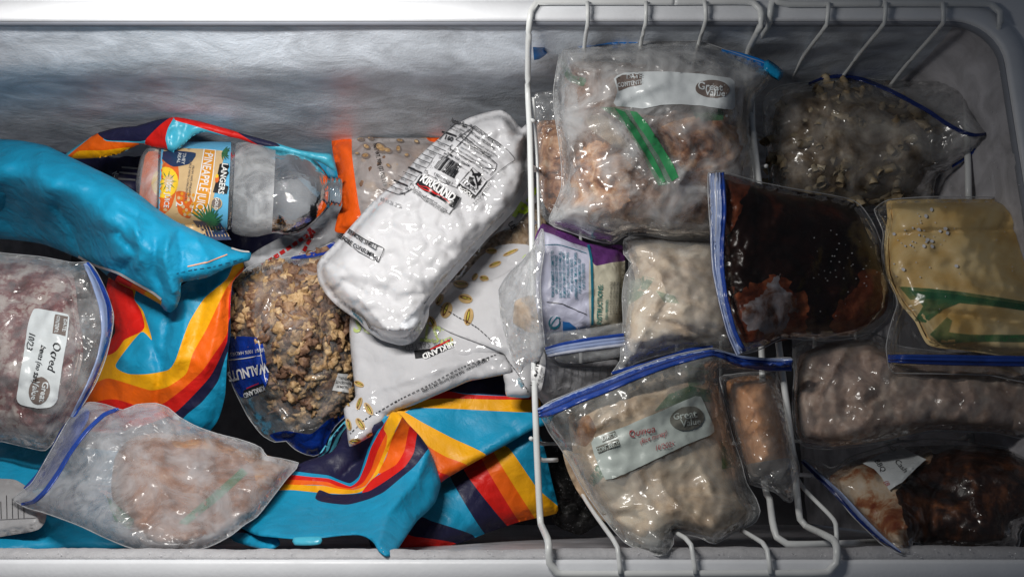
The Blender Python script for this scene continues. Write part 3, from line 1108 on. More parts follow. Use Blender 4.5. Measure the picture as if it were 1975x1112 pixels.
# ------------------------------------------------------------------ grey carton under the lower left bag
o_c = [(-60, 918), (0, 922), (30, 925), (60, 945), (88, 985), (86, 1006), (74, 1020), (40, 1028), (-60, 1034)]
t = thing('carton', 'grey printed carton poking out under the bag in the lower left corner', 'carton', at_base(o_c, -.2))
S_c = Sheet(o_c, [(0, 920, -.19), (80, 1000, -.135), (-60, 1030, -.13), (0, 1030, -.13)], .012, 16, noise=[('cr', .001, 60, 3)])
build('box_side', S_c, [M['carton']], t, 7, bottom=.04)
p = Print(S_c)
for i in range(7):
    p.line([(-20 + i * 11, 955 + (i % 3) * 6), (-19 + i * 11, 1000)], 1.5, M['blk'])
p.line([(-40, 1004), (70, 998)], 1, M['ink_grey'])
p.done('print', t)

# ------------------------------------------------------------------ juice bottle (a lathe on a nearly level axis)
BZ = -.262
KB = 1550 / (CAMZ - BZ) * .97      # pixels per metre at the bottle
bax = [(262, 352), (655, 370)]


def bottle_surface(prof, name, mat, parent, seg=56, t0=0, t1=2 * math.pi):
    ax = Vector((bax[1][0] - bax[0][0], bax[1][1] - bax[0][1]))
    L = ax.length
    ax.normalize()
    nn = Vector((-ax.y, ax.x))
    v, f = [], []
    for (s_, r, cy) in prof:
        cx_ = bax[0][0] + ax.x * s_ + nn.x * cy
        cy_ = bax[0][1] + ax.y * s_ + nn.y * cy
        for j in range(seg + 1):
            a = t0 + (t1 - t0) * j / seg
            # slightly squared body section
            q = r
            v.append(tuple(P(cx_ + nn.x * q * math.sin(a), cy_ + nn.y * q * math.sin(a), BZ + q / KB * math.cos(a))))
    n = seg + 1
    for i in range(len(prof) - 1):
        for j in range(seg):
            f.append((i * n + j, i * n + j + 1, (i + 1) * n + j + 1, (i + 1) * n + j))
    o = new_mesh_obj(name, v, f, mat, None, parent)
    o.data.flip_normals()
    return o, v, f


k = NT('clear_bottle_plastic')
nr = k.bump(k.noise(38, 4, .5, 1.0), .55, .006)
trn = k.n('ShaderNodeBsdfTransparent')
trn.inputs[0].default_value = (.93, .95, .97, 1)
dfn = k.n('ShaderNodeBsdfDiffuse')
dfn.inputs[0].default_value = (.7, .73, .76, 1)
m1 = k.n('ShaderNodeMixShader')
k.l(k.ramp(k.noise(16, 3), [(.35, g(.06)), (.65, g(.26))]), m1.inputs[0])
k.l(trn.outputs[0], m1.inputs[1])
k.l(dfn.outputs[0], m1.inputs[2])
gl = k.n('ShaderNodeBsdfGlossy')
gl.inputs['Roughness'].default_value = .06
k.l(nr, gl.inputs['Normal'])
fr = k.n('ShaderNodeFresnel')
fr.inputs[0].default_value = 1.5
k.l(nr, fr.inputs['Normal'])
m2 = k.n('ShaderNodeMixShader')
k.l(k.math('MULTIPLY', fr.outputs[0], 1.2), m2.inputs[0])
k.l(m1.outputs[0], m2.inputs[1])
k.l(gl.outputs[0], m2.inputs[2])
k.l(m2.outputs[0], k.out.inputs[0])
M['bottle'] = k.m
k = NT('frosted_ice_in_bottle')
trn = k.n('ShaderNodeBsdfTransparent')
b = k.n('ShaderNodeBsdfPrincipled')
k.l(k.ramp(k.noise(22, 5), [(.35, (.50, .52, .55)), (.68, (.78, .80, .82))]), b.inputs['Base Color'])
b.inputs['Roughness'].default_value = .35
k.l(k.bump(k.noise(60, 5), .5, .005), b.inputs['Normal'])
m1 = k.n('ShaderNodeMixShader')
k.l(k.ramp(k.noise(30, 4, .6, 1), [(.36, g(.22)), (.66, g(.55))]), m1.inputs[0])
k.l(trn.outputs[0], m1.inputs[1])
k.l(b.outputs[0], m1.inputs[2])
k.l(m1.outputs[0], k.out.inputs[0])
M['ice_in'] = k.m

bot = thing('juice_bottle', 'clear plastic pineapple juice bottle lying on its side in the tote bag', 'bottle', P(460, 365, BZ - .06))
prof = [(0, 2, 0), (3, 30, 0), (8, 52, 0), (22, 72, 0), (34, 78, 0), (44, 76, 0), (52, 78, 0), (178, 86, 0), (186, 84, 0), (196, 90, 0), (215, 94, 0), (240, 93, 0), (258, 86, 2), (275, 82, 3), (292, 84, 4), (315, 78, 5), (335, 68, 4), (350, 56, 3), (362, 42, 2), (370, 30, 1), (373, 24, 0), (376, 31, 0), (379, 26, 0), (383, 25, 0), (385, 29, 0), (388, 25, 0), (392, 28, 0), (396, 28, 0), (398, 24, 0)]
pf = [tuple(q) for q in densify([(a, b_, c_) for a, b_, c_ in prof], 4, True, closed=False)]
pf = [(q[0], q[1], q[2] if len(q) > 2 else 0) for q in pf]
bo, _v, _f = bottle_surface(pf, 'body', M['bottle'], bot)
bo.data.materials.append(M['ice_in'])
for i_, pl in enumerate(bo.data.polygons):
    s0 = pf[i_ // 56][0]
    if 188 < s0 < 262 or s0 < 40:
        pl.material_index = 1


class BottleHost:
    pass


HB = BottleHost()
lab = [(s_, 80 + 7.5 * (s_ - 46) / 134, 0) for s_ in np.linspace(46, 180, 18)]
M['lab_sky'] = plastic('blue_paper_label', (.12, .42, .66), .35, .12, 40, .05)
M['lab_o'] = plastic('orange_label_ink', (.66, .27, .02), .35, .06, 60, .05)
M['lab_b'] = plastic('beige_label_ink', (.60, .42, .22), .35, .15, 40, .05)
M['lab_y'] = plastic('pineapple_yellow_ink', (.78, .50, .03), .35, .3, 90, .05)
M['lab_r'] = plastic('orange_red_ink', (.62, .12, .02), .35, .3, 90, .05)
M['lab_g'] = plastic('leaf_green_ink', (.03, .14, .06), .35, .4, 200, .05)
M['lab_w'] = plastic('label_white_ink', (.74, .74, .72), .35, .03, 60, .05)
M['lab_d'] = plastic('dark_navy_label_ink', (.02, .035, .09), .35, .1, 60, .05)
lo, lv, lf = bottle_surface(lab, 'label', M['lab_sky'], bot, 60)
HB.bvh = BVHTree.FromPolygons([Vector(q) for q in lv], lf)
HB.z = lambda X, Y: np.full(np.shape(X), BZ + .02)
p = Print(HB, .0005, .00008)
# the label is read turned a quarter: its up direction points right
p.poly([(262, 420), (300, 284), (400, 288), (436, 292), (420, 345), (408, 400), (392, 462), (330, 470)], M['lab_b'])
p.poly([(280, 300), (302, 292), (340, 310), (345, 345), (330, 400), (300, 420), (268, 400)], M['lab_r'], smooth=True)
p.ell(318, 352, 26, 30, 10, M['lab_y'])
p.ell(326, 350, 9, 13, 10, M['lab_b'])
for i in range(9):
    a = i * .7
    p.line([(324 + 6 * math.cos(a), 350 + 8 * math.sin(a)), (324 + 17 * math.cos(a), 350 + 20 * math.sin(a))], 2, M['lab_g'], taper=True)
p.poly([(305, 296), (330, 291), (378, 296), (366, 316), (335, 322), (318, 312)], M['lab_d'], smooth=True)
p.text('THEY\nREAL', 350, 306, 9, 98, M['lab_w'], sub=False)
p.poly([(340, 370), (362, 372), (374, 395), (366, 420), (345, 410)], M['lab_r'], smooth=True)
rs = random.Random(3)
for i in range(26):
    x, y = rs.uniform(340, 378), rs.uniform(372, 416)
    p.ell(x, y, 3, 3.5, 0, M['lab_b' if i % 2 else 'lab_o'], n=8, lift=False)
p.poly([(393, 288), (417, 290), (412, 340), (404, 390), (395, 420), (368, 414), (376, 380), (386, 335)], M['lab_w'], lift=True)
p.poly([(395, 289), (415, 291), (410, 340), (402, 390), (393, 418), (370, 412), (378, 380), (388, 335)], M['lab_o'])
p.text('PINEAPPLE JUICE', 393.5, 353, 23, 99.5, M['lab_w'], bold=.012, sx=.68)
p.poly([(432, 315), (449, 317), (444, 346), (438, 374), (411, 371), (418, 345), (424, 317)], M['blk'])
p.text('LANGERS', 430, 345, 16, 98, M['lab_w'], bold=.02, sx=.88)
p.ell(419, 346, 4, 7, 10, M['lab_r'], n=8)
p.ell(419, 340, 3, 4, 10, M['lab_y'], n=8)
p.ell(418, 392, 11, 11, 0, M['lab_b'])
p.ell(418, 392, 9.5, 9.5, 0, M['oval'])
p.text('GOLD', 418, 393, 9, 96, M['lab_w'], bold=.02)
for i in range(16):
    a = math.radians(-150 + i * 13)
    L = 26 + 10 * rs.random()
    p.line([(398, 428), (398 + L * .6 * math.cos(a + .2), 428 + L * .6 * math.sin(a)), (398 + L * math.cos(a), 424 + L * math.sin(a) * .9)], 4, M['lab_g'], taper=True)
for i in range(10):
    a = math.radians(-60 + i * 16)
    p.line([(428, 296), (428 + 22 * math.cos(a), 296 + 14 * math.sin(a))], 3, M['lab_g'], taper=True)
p.text('100% JUICE', 324, 373, 14, 97, M['lab_w'], bold=.02, sx=.8)
p.text('2', 346, 393, 19, 92, M['lab_w'], bold=.02)
p.text('FROM 100% PINEAPPLE\nJUICE WITH CONCENTRATE', 366, 350, 6, 98, M['oval'], sub=False)
p.poly([(372, 424), (425, 428), (440, 452), (446, 462), (400, 464), (384, 440)], M['lab_d'])
for i in range(9):
    p.line([(385 + i * 6, 432 + i * .6), (392 + i * 6.2, 456)], 1.2, M['lab_b'])
p.done('label_print', bot)

# ------------------------------------------------------------------ helper for filled bags


def chunks(name, S, poly, n, rad, mats, parent, kind='walnut', seed=1, sink=.3):
    rg = np.random.RandomState(seed)
    X0, X1 = min(q[0] for q in poly), max(q[0] for q in poly)
    Y0, Y1 = min(q[1] for q in poly), max(q[1] for q in poly)
    bm = bmesh.new()
    bmesh.ops.create_icosphere(bm, subdivisions=3 if kind == 'walnut' else 2, radius=1)
    bv = np.array([tuple(q.co) for q in bm.verts])
    bf = [tuple(q.index for q in f_.verts) for f_ in bm.faces]
    bm.free()
    V, Fa, Mi = [], [], []
    cnt = 0
    base = np.array(parent_world(parent))
    pd = densify(poly, 10)
    cand = []
    while len(cand) < n:
        x, y = rg.uniform(X0, X1), rg.uniform(Y0, Y1)
        if inside(pd, np.array([x]), np.array([y]))[0]:
            cand.append((x, y))
    zz_ = S.z(np.array([c[0] for c in cand]), np.array([c[1] for c in cand]))
    for i, (x, y) in enumerate(cand):
        r = rad * rg.uniform(.65, 1.3)
        if kind == 'pasta':
            # curved tube piece
            R_, r_ = r * 1.3, r * .42
            a0 = rg.uniform(0, 6.28)
            arc = rg.uniform(1.6, 3.0)
            v = []
            nn_, sg = 9, 8
            for a in range(nn_):
                th = a0 + arc * a / (nn_ - 1)
                for b_ in range(sg):
                    ph = 2 * math.pi * b_ / sg
                    rr_ = r_ * (1 + .10 * math.sin(th * 9))
                    v.append(((R_ + rr_ * math.cos(ph)) * math.cos(th) - R_ * math.cos(a0 + arc / 2), (R_ + rr_ * math.cos(ph)) * math.sin(th) - R_ * math.sin(a0 + arc / 2), rr_ * math.sin(ph)))
            fs = [(a * sg + b_, a * sg + (b_ + 1) % sg, (a + 1) * sg + (b_ + 1) % sg, (a + 1) * sg + b_) for a in range(nn_ - 1) for b_ in range(sg)]
            v = np.array(v)
            tilt = rg.uniform(-.5, .5, 2)
        else:
            v = bv.copy()
            if kind == 'walnut':
                nz_ = vnoise(v[:, 0] * 1.9 + i * 3.1, v[:, 1] * 1.9 + v[:, 2] * 1.3, 3) * .55 + vnoise(v[:, 0] * 4 + v[:, 2] * 3, v[:, 1] * 4 + i, 5) * .35
                v = v * (1 + nz_)[:, None]
                v = v * np.array([rg.uniform(.8, 1.25), rg.uniform(.5, .9), rg.uniform(.45, .75)])
            else:
                v = v * np.array([1.25, .8, .72])
            v = v * r
            fs = bf
            tilt = rg.uniform(-.9, .9, 2)
        q = Matrix.Rotation(rg.uniform(0, 6.28), 3, 'Z') @ Matrix.Rotation(tilt[0], 3, 'X') @ Matrix.Rotation(tilt[1], 3, 'Y')
        v = v @ np.array(q).T
        c = PA(x, y, zz_[i] - r * sink)
        b0 = sum(len(a) for a in V)
        V.append(v + c)
        Fa += [tuple(w + b0 for w in f_) for f_ in fs]
        Mi += [int(rg.randint(len(mats)))] * len(fs)
    return new_mesh_obj(name, np.vstack(V), Fa, mats, Mi, parent)


# ------------------------------------------------------------------ almond bag
o_al = [(640, 268), (655, 266), (675, 265), (720, 266), (780, 266), (830, 266), (870, 268), (900, 300), (900, 420), (800, 470), (700, 460), (672, 451), (646, 446), (652, 415), (660, 395), (656, 372), (650, 330), (642, 295)]
t = thing('almond_bag', 'clear bag of almonds with a bright orange end, leaning on the back wall', 'bag of nuts', at_base(o_al, -.33))
S_al = Sheet(o_al, [(640, 270, -.30), (850, 270, -.285), (670, 440, -.29), (850, 420, -.30), (740, 340, -.27)], .018, 40, noise=[('fbm', .004, 60, 5), ('cr', .0012, 30, 8)], creases=[([(678, 268), (684, 320), (694, 400), (690, 450)], -.004, 7)])
M['al_film'] = film('greyish_printed_film', .62, (.66, .62, .62), .2, bst=.3)
S_alc = Sheet([(676, 270), (780, 268), (880, 272), (880, 430), (760, 452), (698, 440), (690, 380)], [(640, 270, -.30), (850, 270, -.285), (670, 440, -.29), (850, 420, -.30), (740, 340, -.27)], .014, 30, noise=[('fbm', .004, 60, 5)], under=S_al, gap=.0035)
build('nuts', S_alc, [M['walnut_d']], t, 10, bottom=.03)
a_ = chunks('almonds', S_alc, [(690, 300), (760, 300), (780, 400), (710, 430), (694, 380)], 70, .0075, [M['walnut'], M['walnut_d']], t, 'nut', 4, .5)
a_['kind'] = 'stuff'
build('film', S_al, [M['al_film'], M['orange_bag']], t, 6, [([(630, 255), (675, 258), (679, 300), (684, 340), (692, 396), (696, 420), (676, 470), (630, 460)], 1), ([(822, 262), (850, 262), (856, 276), (828, 272)], 1)], bottom=.045)
p = Print(S_al)
p.text('NET WT. 908g (32 OZ) 2 LB', 733, 318, 11.5, 76, M['blk'], bold=.01, sx=.60)
p.text('D', 741, 357, 8, 76, M['ink_grey'])
for (x, y, a, b_, an) in ((708, 284, 8, 5, 30), (735, 286, 14, 9, 35), (748, 291, 9, 6, 20), (769, 288, 5, 8, 0), (706, 301, 9, 6, 0), (772, 272, 8, 4, 10), (804, 274, 6, 4, 30), (697, 270, 8, 4, 0), (690, 297, 5, 3, 0), (750, 320, 6, 4, 40), (785, 300, 5, 4, 0), (716, 268, 7, 4, 15)):
    p.k = 0
    p.ell(x, y, a, b_, an, M['oval'], n=12)
    p.ell(x - 1, y - 1, a * .7, b_ * .6, an, M['walnut'], n=10)
p.done('print', t)

# ------------------------------------------------------------------ silver pouch with red dashes
o_s = [(470, 505), (500, 480), (560, 448), (610, 425), (640, 395), (664, 392), (668, 440), (655, 470), (600, 500), (540, 520), (490, 530)]
t = thing('silver_pouch', 'silver pouch edged with red dashes, between the juice bottle and the walnuts', 'pouch', at_base(o_s, -.34))
S_s = Sheet(o_s, [(480, 510, -.335), (640, 400, -.325), (560, 470, -.315), (660, 460, -.325), (540, 520, -.335)], .012, 30, noise=[('cr', .003, 40, 5)], creases=[([(592, 440), (575, 505)], .006, 6)])
build('skin', S_s, [M['silver']], t, 6, bottom=.03)
p = Print(S_s)
for a, b_ in (((606, 446), (505, 512)), ((606, 446), (572, 508)), ((600, 441), (588, 452))):
    p.dash([a, b_], 7, M['ink_red'], 8, 3)
p.done('print', t)

# ------------------------------------------------------------------ walnut bag
o_w = [(447, 570), (458, 535), (480, 514), (515, 503), (545, 497), (575, 492), (600, 486), (632, 472), (650, 470), (690, 560), (686, 640), (684, 700), (686, 770), (678, 792), (650, 818), (640, 832), (628, 868), (605, 879), (585, 874), (566, 864), (552, 850), (530, 852), (505, 838), (480, 806), (466, 780), (448, 742), (441, 700), (441, 650), (444, 600)]
t = thing('walnut_bag', 'clear bag of shelled walnuts with dark blue printing, beside the striped tote bag', 'bag of nuts', at_base(o_w, -.34))
ctl_w = [(450, 560, -.265), (560, 500, -.262), (650, 480, -.27), (560, 640, -.225), (670, 640, -.275), (640, 820, -.29), (590, 870, -.30), (480, 800, -.315), (444, 700, -.29), (500, 640, -.245)]
S_w = Sheet(o_w, ctl_w, .022, 60, noise=[('fbm', .003, 50, 12), ('cr', .0028, 46, 15), ('cr', .0010, 20, 16)], creases=[([(532, 545), (505, 600), (494, 650), (500, 710), (530, 780), (560, 830)], .010, 7), ([(600, 740), (640, 715), (668, 690)], .005, 6), ([(556, 835), (600, 822), (640, 790)], .006, 6), ([(560, 850), (600, 838), (620, 800)], .004, 6)])
o_wc = [(458, 570), (470, 530), (520, 512), (580, 500), (640, 490), (676, 580), (678, 700), (676, 770), (640, 808), (600, 822), (556, 820), (520, 770), (500, 720), (480, 660), (455, 640)]
S_wc = Sheet(o_wc, ctl_w, .018, 50, noise=[('lump', .004, 24, 3)], under=S_w, gap=.004)
build('nut_mass', S_wc, [M['walnut_d']], t, 8, bottom=.035)
a_ = chunks('walnuts', S_wc, o_wc, 450, .0104, [M['walnut'], M['walnut_d']], t, 'walnut', 8, .35)
a_['kind'] = 'stuff'
M['w_film'] = film('walnut_bag_film', .13, (.8, .8, .82), .10, bs=55, bst=.45, gl=.6, hv=.8)
build('film', S_w, [M['w_film'], M['blue_print']], t, 6, [([(430, 654), (500, 652), (512, 690), (518, 722), (508, 752), (466, 766), (450, 745), (430, 740)], 1), ([(520, 838), (552, 830), (600, 836), (638, 806), (700, 800), (660, 900), (560, 900), (540, 858)], 1), ([(560, 498), (600, 478), (660, 462), (660, 482), (620, 492), (590, 498)], 1)], bottom=.05)
p = Print(S_w)
p.text('WALNUTS', 478, 716, 27, 166, M['white_ink'], bold=.03, sx=.62)
p.text('US #1 100% HALVES', 478, 678, 9.5, 172, M['white_ink'], sx=.8)
p.line([(440, 694), (475, 690), (505, 684)], 1.5, M['white_ink'])
p.line([(498, 654), (506, 700), (512, 736)], 1.5, M['white_ink'])
p.poly([(470, 752), (508, 738), (512, 750), (474, 768)], M['blk'])
p.text('KIRKLAND', 491, 754, 13, 158, M['white_ink'], bold=.03, sx=.7)
p.line([(476, 748), (500, 738)], 2, M['ink_red'])
p.poly([(651, 719), (680, 722), (676, 758), (640, 752)], M['white_ink'])
p.text('MAXIMUM\nREFRIGERATE\nOPENING.', 661, 737, 8.5, 188, M['blk'], sx=.58)
p.text('BEST BY 11/25', 497, 522, 9, -12, M['blk'], sx=.9)
p.done('print', t)

# ------------------------------------------------------------------ turquoise wave-striped wrapper
o_v = [(588, 905), (612, 880), (636, 845), (664, 812), (690, 800), (690, 860), (672, 868), (650, 892), (628, 912), (604, 916)]
t = thing('wave_wrapper', 'small pale turquoise wrapper with navy wave stripes beside the walnut bag', 'wrapper', at_base(o_v, -.28))
S_v = Sheet(o_v, [(600, 905, -.215), (680, 810, -.275), (640, 870, -.25)], .008, 16, noise=[('fold', .004, 14, 125)])
M['wave'] = plastic('pale_turquoise_print', (.10, .46, .62), .25, .1)
build('skin', S_v, [M['wave']], t, 5, bottom=.008)
p = Print(S_v)
for dx, w_ in ((0, 3.5), (13, 4.5), (27, 5.5), (-9, 2.5)):
    p.line([(602 + dx, 912), (618 + dx, 884), (634 + dx, 868), (646 + dx, 838), (664 + dx, 818)], w_, M['navy'])
p.done('print', t)

# ------------------------------------------------------------------ striped tote, lower middle
tb = thing('tote_bag', 'turquoise striped tote bag crumpled along the front wall, left of the basket', 'tote bag', P(760, 920, -.30), 'turquoise striped tote bags')
MT = [M['cyan'], M['navy'], M['red'], M['yellow'], M['orange']]
o_l = [(700, 980), (760, 930), (850, 926), (936, 878), (985, 850), (1029, 822), (1042, 840), (1052, 872), (1064, 925), (1076, 975), (1073, 989), (1040, 997), (1000, 1006), (947, 1024), (900, 1042), (850, 1056), (800, 1066), (764, 1070), (720, 1062)]
S_l = Sheet(o_l, [(850, 930, -.215), (1030, 825, -.205), (1075, 985, -.235), (950, 1020, -.215), (765, 1065, -.16), (720, 980, -.20), (900, 970, -.20)], .012, 30, noise=[('fbm', .003, 90, 61), ('ridge', .004, 90, 62)], creases=[([(870, 930), (910, 1030)], -.003, 8)])
R_l = [([(868, 918), (895, 900), (1010, 1030), (945, 1040)], 1), ([(895, 906), (932, 884), (1025, 1020), (985, 1020)], 2), ([(930, 886), (955, 872), (1048, 1010), (1012, 1020)], 4), ([(953, 872), (980, 862), (1036, 940), (1085, 985), (1060, 1010), (1040, 1010)], 3),
       ([(690, 1000), (809, 996), (830, 1003), (912, 1031), (905, 1060), (690, 1090)], 1), ([(770, 1030), (800, 1034), (880, 1048), (850, 1090), (690, 1090)], 2)]
build('gusset_panel', S_l, MT, tb, 7, R_l, bottom=.05)
o_u = [(700, 760), (850, 740), (900, 715), (990, 722), (1035, 740), (1045, 790), (1068, 800), (1060, 815), (1029, 827), (985, 852), (936, 879), (902, 898), (864, 920), (850, 930), (836, 930), (815, 870), (770, 830), (720, 830)]
S_u = Sheet(o_u, [(760, 790, -.195), (900, 730, -.215), (1035, 760, -.215), (1030, 825, -.185), (850, 928, -.175), (936, 878, -.18), (830, 860, -.18), (900, 820, -.20)], .008, 24, noise=[('fbm', .003, 90, 63), ('ridge', .0035, 80, 64)], creases=[([(960, 800), (1000, 830), (990, 850)], -.003, 8), ([(1035, 790), (900, 790)], -.002, 9)])
R_u = [([(690, 700), (1100, 700), (1100, 762), (1000, 764), (900, 758), (850, 756), (690, 790)], 1), ([(690, 790), (850, 755), (900, 760), (1000, 764), (1100, 762), (1100, 776), (960, 778), (850, 774), (790, 780)], 2), ([(690, 800), (790, 776), (850, 768), (960, 770), (1100, 771), (1100, 793), (1000, 794), (880, 788), (800, 786), (776, 795)], 3),
       ([(740, 790), (776, 792), (815, 814), (870, 843), (937, 876), (930, 910), (880, 905), (826, 862), (770, 830)], 3), ([(790, 826), (826, 860), (860, 880), (903, 898), (890, 930), (850, 920)], 4), ([(840, 905), (850, 911), (866, 917), (858, 940), (840, 935)], 2)]
build('top_panel', S_u, MT, tb, 7, R_u, bottom=.012)
o_f = [(560, 905), (585, 890), (615, 880), (640, 870), (655, 850), (664, 830), (690, 815), (716, 820), (740, 808), (757, 794), (770, 796), (786, 815), (809, 839), (826, 863), (838, 890), (850, 930), (846, 950), (840, 967), (825, 985), (806, 1002), (790, 1024), (776, 1045), (764, 1062), (752, 1072), (742, 1071), (730, 1062), (722, 1048), (713, 1039), (700, 1033), (689, 1031), (661, 1032), (627, 1036), (600, 1039), (568, 1039), (523, 1035), (496, 1032), (474, 1022), (456, 1010), (468, 992), (482, 973), (502, 957), (523, 942), (545, 922)]
ctl_f = [(456, 1010, -.15), (523, 1035, -.075), (627, 1036, -.058), (700, 1036, -.050), (750, 1072, -.006), (806, 1002, -.12), (848, 940, -.165), (826, 863, -.165), (760, 796, -.155), (664, 830, -.20), (560, 910, -.20), (700, 900, -.195), (640, 935, -.185), (740, 930, -.150), (650, 990, -.135), (780, 960, -.125), (560, 980, -.155)]
S_f = Sheet(o_f, ctl_f, .006, 16, noise=[('fbm', .003, 90, 65), ('ridge', .0050, 85, 66), ('ridge', .0012, 30, 67)],
            creases=[([(775, 805), (745, 860), (715, 915), (690, 945)], .012, 16), ([(735, 830), (700, 880), (660, 920)], -.012, 16), ([(826, 870), (800, 930), (745, 990), (730, 1050)], .012, 22), ([(690, 950), (640, 955), (612, 945)], -.006, 10), ([(600, 960), (605, 990)], -.003, 7), ([(740, 985), (700, 1020)], -.005, 14)])
R_f = [
    ([(520, 925), (556, 908), (600, 912), (633, 916), (655, 925), (675, 931), (692, 918), (702, 890), (712, 860), (728, 830), (740, 815), (700, 790), (560, 860)], 1),
    ([(540, 918), (552, 914), (600, 919), (633, 922), (655, 930), (676, 937), (692, 925), (705, 895), (716, 862), (732, 832), (748, 806), (755, 800), (745, 834), (728, 870), (716, 905), (700, 931), (676, 941), (652, 938), (632, 929), (600, 926), (540, 925)], 2),
    ([(534, 928), (545, 924), (600, 926), (632, 929), (652, 937), (678, 941), (700, 930), (716, 904), (728, 870), (745, 834), (758, 792), (764, 800), (754, 840), (738, 878), (724, 908), (705, 936), (680, 944), (650, 941), (628, 936), (600, 934), (528, 936)], 4),
    ([(515, 934), (530, 932), (570, 934), (625, 936), (650, 941), (682, 944), (706, 936), (724, 908), (738, 876), (752, 838), (762, 790), (768, 792), (760, 840), (744, 880), (730, 912), (716, 925), (702, 944), (688, 950), (660, 952), (613, 949), (560, 944), (510, 946)], 3),
    ([(757, 790), (772, 792), (776, 802), (752, 850), (744, 866), (747, 840), (740, 826), (748, 806)], 3),
    ([(772, 796), (786, 810), (794, 824), (788, 850), (775, 885), (752, 905), (730, 912), (745, 880), (756, 846), (776, 802)], 4),
    ([(790, 822), (806, 836), (808, 848), (796, 880), (776, 905), (745, 928), (716, 945), (698, 949), (716, 925), (735, 912), (764, 895), (780, 868)], 2),
    ([(806, 834), (828, 858), (822, 870), (800, 898), (774, 920), (740, 948), (710, 962), (672, 972), (640, 970), (618, 966), (608, 960), (616, 944), (640, 952), (680, 952), (712, 946), (745, 926), (780, 900), (798, 872)], 1),
]
build('front_flap', S_f, MT, tb, 6, R_f, bottom=.003)
S_x = Sheet([(432, 1022), (456, 1008), (490, 1018), (530, 1030), (540, 1048), (520, 1060), (480, 1052), (450, 1042)], [(440, 1025, -.15), (530, 1050, -.09), (480, 1050, -.11)], .008, 14, noise=[('cr', .002, 30, 4)])
build('side_fold', S_x, MT, tb, 6, [([(470, 1024), (530, 1034), (540, 1048), (520, 1062), (490, 1048)], 0), ([(420, 1015), (456, 1004), (490, 1016), (480, 1026), (450, 1026), (430, 1034)], 1)], bottom=.01)
S_tab = Sheet([(566, 1036), (619, 1034), (618, 1048), (600, 1051), (568, 1050)], [(566, 1036, -.060), (619, 1036, -.056), (600, 1051, -.053)], .002, 8)
build('tape_tab', S_tab, [M['cyan2']], tb, 5, bottom=.001)

# black glittery cloth between the tote and the basket
o_d = [(1040, 860), (1085, 870), (1120, 900), (1150, 950), (1160, 1000), (1120, 1030), (1070, 1010), (1060, 960)]
t = thing('glitter_pouch', 'black glittery fabric pouch just inside the left rail of the middle basket', 'pouch', at_base(o_d, -.36))
S_d = Sheet(o_d, [(1040, 870, -.30), (1150, 950, -.29), (1100, 1020, -.28), (1080, 930, -.27)], .02, 40, noise=[('fbm', .008, 50, 4), ('cr', .004, 30, 5)])
build('fabric', S_d, [M['darkcloth']], t, 6, bottom=.06)

# ------------------------------------------------------------------ pistachio pouches
PG = 'white pistachio pouches'
# lower one, upside down
o_p2 = [(676, 590), (680, 560), (760, 540), (850, 540), (870, 560), (900, 610), (925, 660), (974, 682), (986, 716), (940, 728), (904, 735), (852, 757), (799, 780), (765, 791), (748, 802), (738, 812), (728, 826), (716, 840), (695, 852), (674, 860), (668, 822), (663, 788), (672, 778), (685, 765), (681, 720), (677, 682), (674, 640)]
t = thing('pistachio_pouch', 'greyish white pistachio pouch lying upside down, its dotted tear line above the striped tote', 'pouch', at_base(o_p2, -.30), PG)
ctl = [(676, 600, -.225), (870, 560, -.225), (985, 700, -.165), (900, 735, -.175), (740, 810, -.185), (674, 860, -.175), (665, 790, -.19), (780, 700, -.185), (860, 680, -.18), (690, 700, -.215)]
S_p2 = Sheet(o_p2, ctl, .008, 20, noise=[('fbm', .004, 80, 71), ('ridge', .0050, 70, 72)], creases=[([(700, 760), (780, 735), (880, 700), (960, 690)], .005, 12), ([(690, 790), (720, 800), (745, 800)], -.004, 8), ([(780, 670), (870, 640), (920, 665)], -.004, 9), ([(870, 655), (900, 668), (925, 690)], .003, 7)])
build('skin', S_p2, [M['pouch_grey']], t, 6, bottom=.03)
p = Print(S_p2)
p.text('PISTACHIOS', 780, 635, 46, 188, M['green_pale'], bold=.02, sx=.78, align='CENTER')
p.text('ROASTED & SALTED', 845, 660, 17, 170, M['ink_grey'], sx=.85, align='CENTER')
p.poly([(799, 676), (801, 691), (830, 688), (858, 676), (892, 658), (880, 649), (856, 658), (830, 672)], M['blk'])
p.text('KIRKLAND', 848, 674, 15, 157, M['white_ink'], bold=.03, sx=.98)
p.line([(830, 674), (848, 666), (866, 657), (878, 654)], 3, M['ink_red'])
p.text('RESEALABLE POUCH - TEAR ALONG DOTTED LINE TO OPEN', 878, 722, 7.2, 154, M['blk'], bold=.02, sx=.72, sub=False)
p.dash([(676, 836), (700, 812), (724, 797), (770, 770), (830, 740), (890, 708), (958, 684)], 1.4, M['blk'], 5, 3)


def pistachio(p, x, y, a, b_, an, k=0):
    p.k = 0
    p.ell(x, y, a, b_, an, M['shell'], n=14)
    A = math.radians(an)
    p.ell(x + b_ * .15 * math.sin(A), y - b_ * .15 * math.cos(A), a * .85, b_ * .36, an, M['shell_d'], n=12)
    p.ell(x + a * .1 * math.cos(A) + b_ * .1 * math.sin(A), y + a * .1 * math.sin(A) - b_ * .1 * math.cos(A), a * .6, b_ * .2, an, M['nut'], n=10)


for q in ((693, 740, 10, 5.5, 25), (693, 778, 13, 5, -70), (711, 788, 14, 6.5, 58), (673, 818, 12, 5, 75), (695, 817, 13, 7, 55), (712, 838, 7, 4, -30), (685, 850, 12, 5, -8), (672, 780, 4, 2.5, 60)):
    pistachio(p, *q)
p.done('print', t)

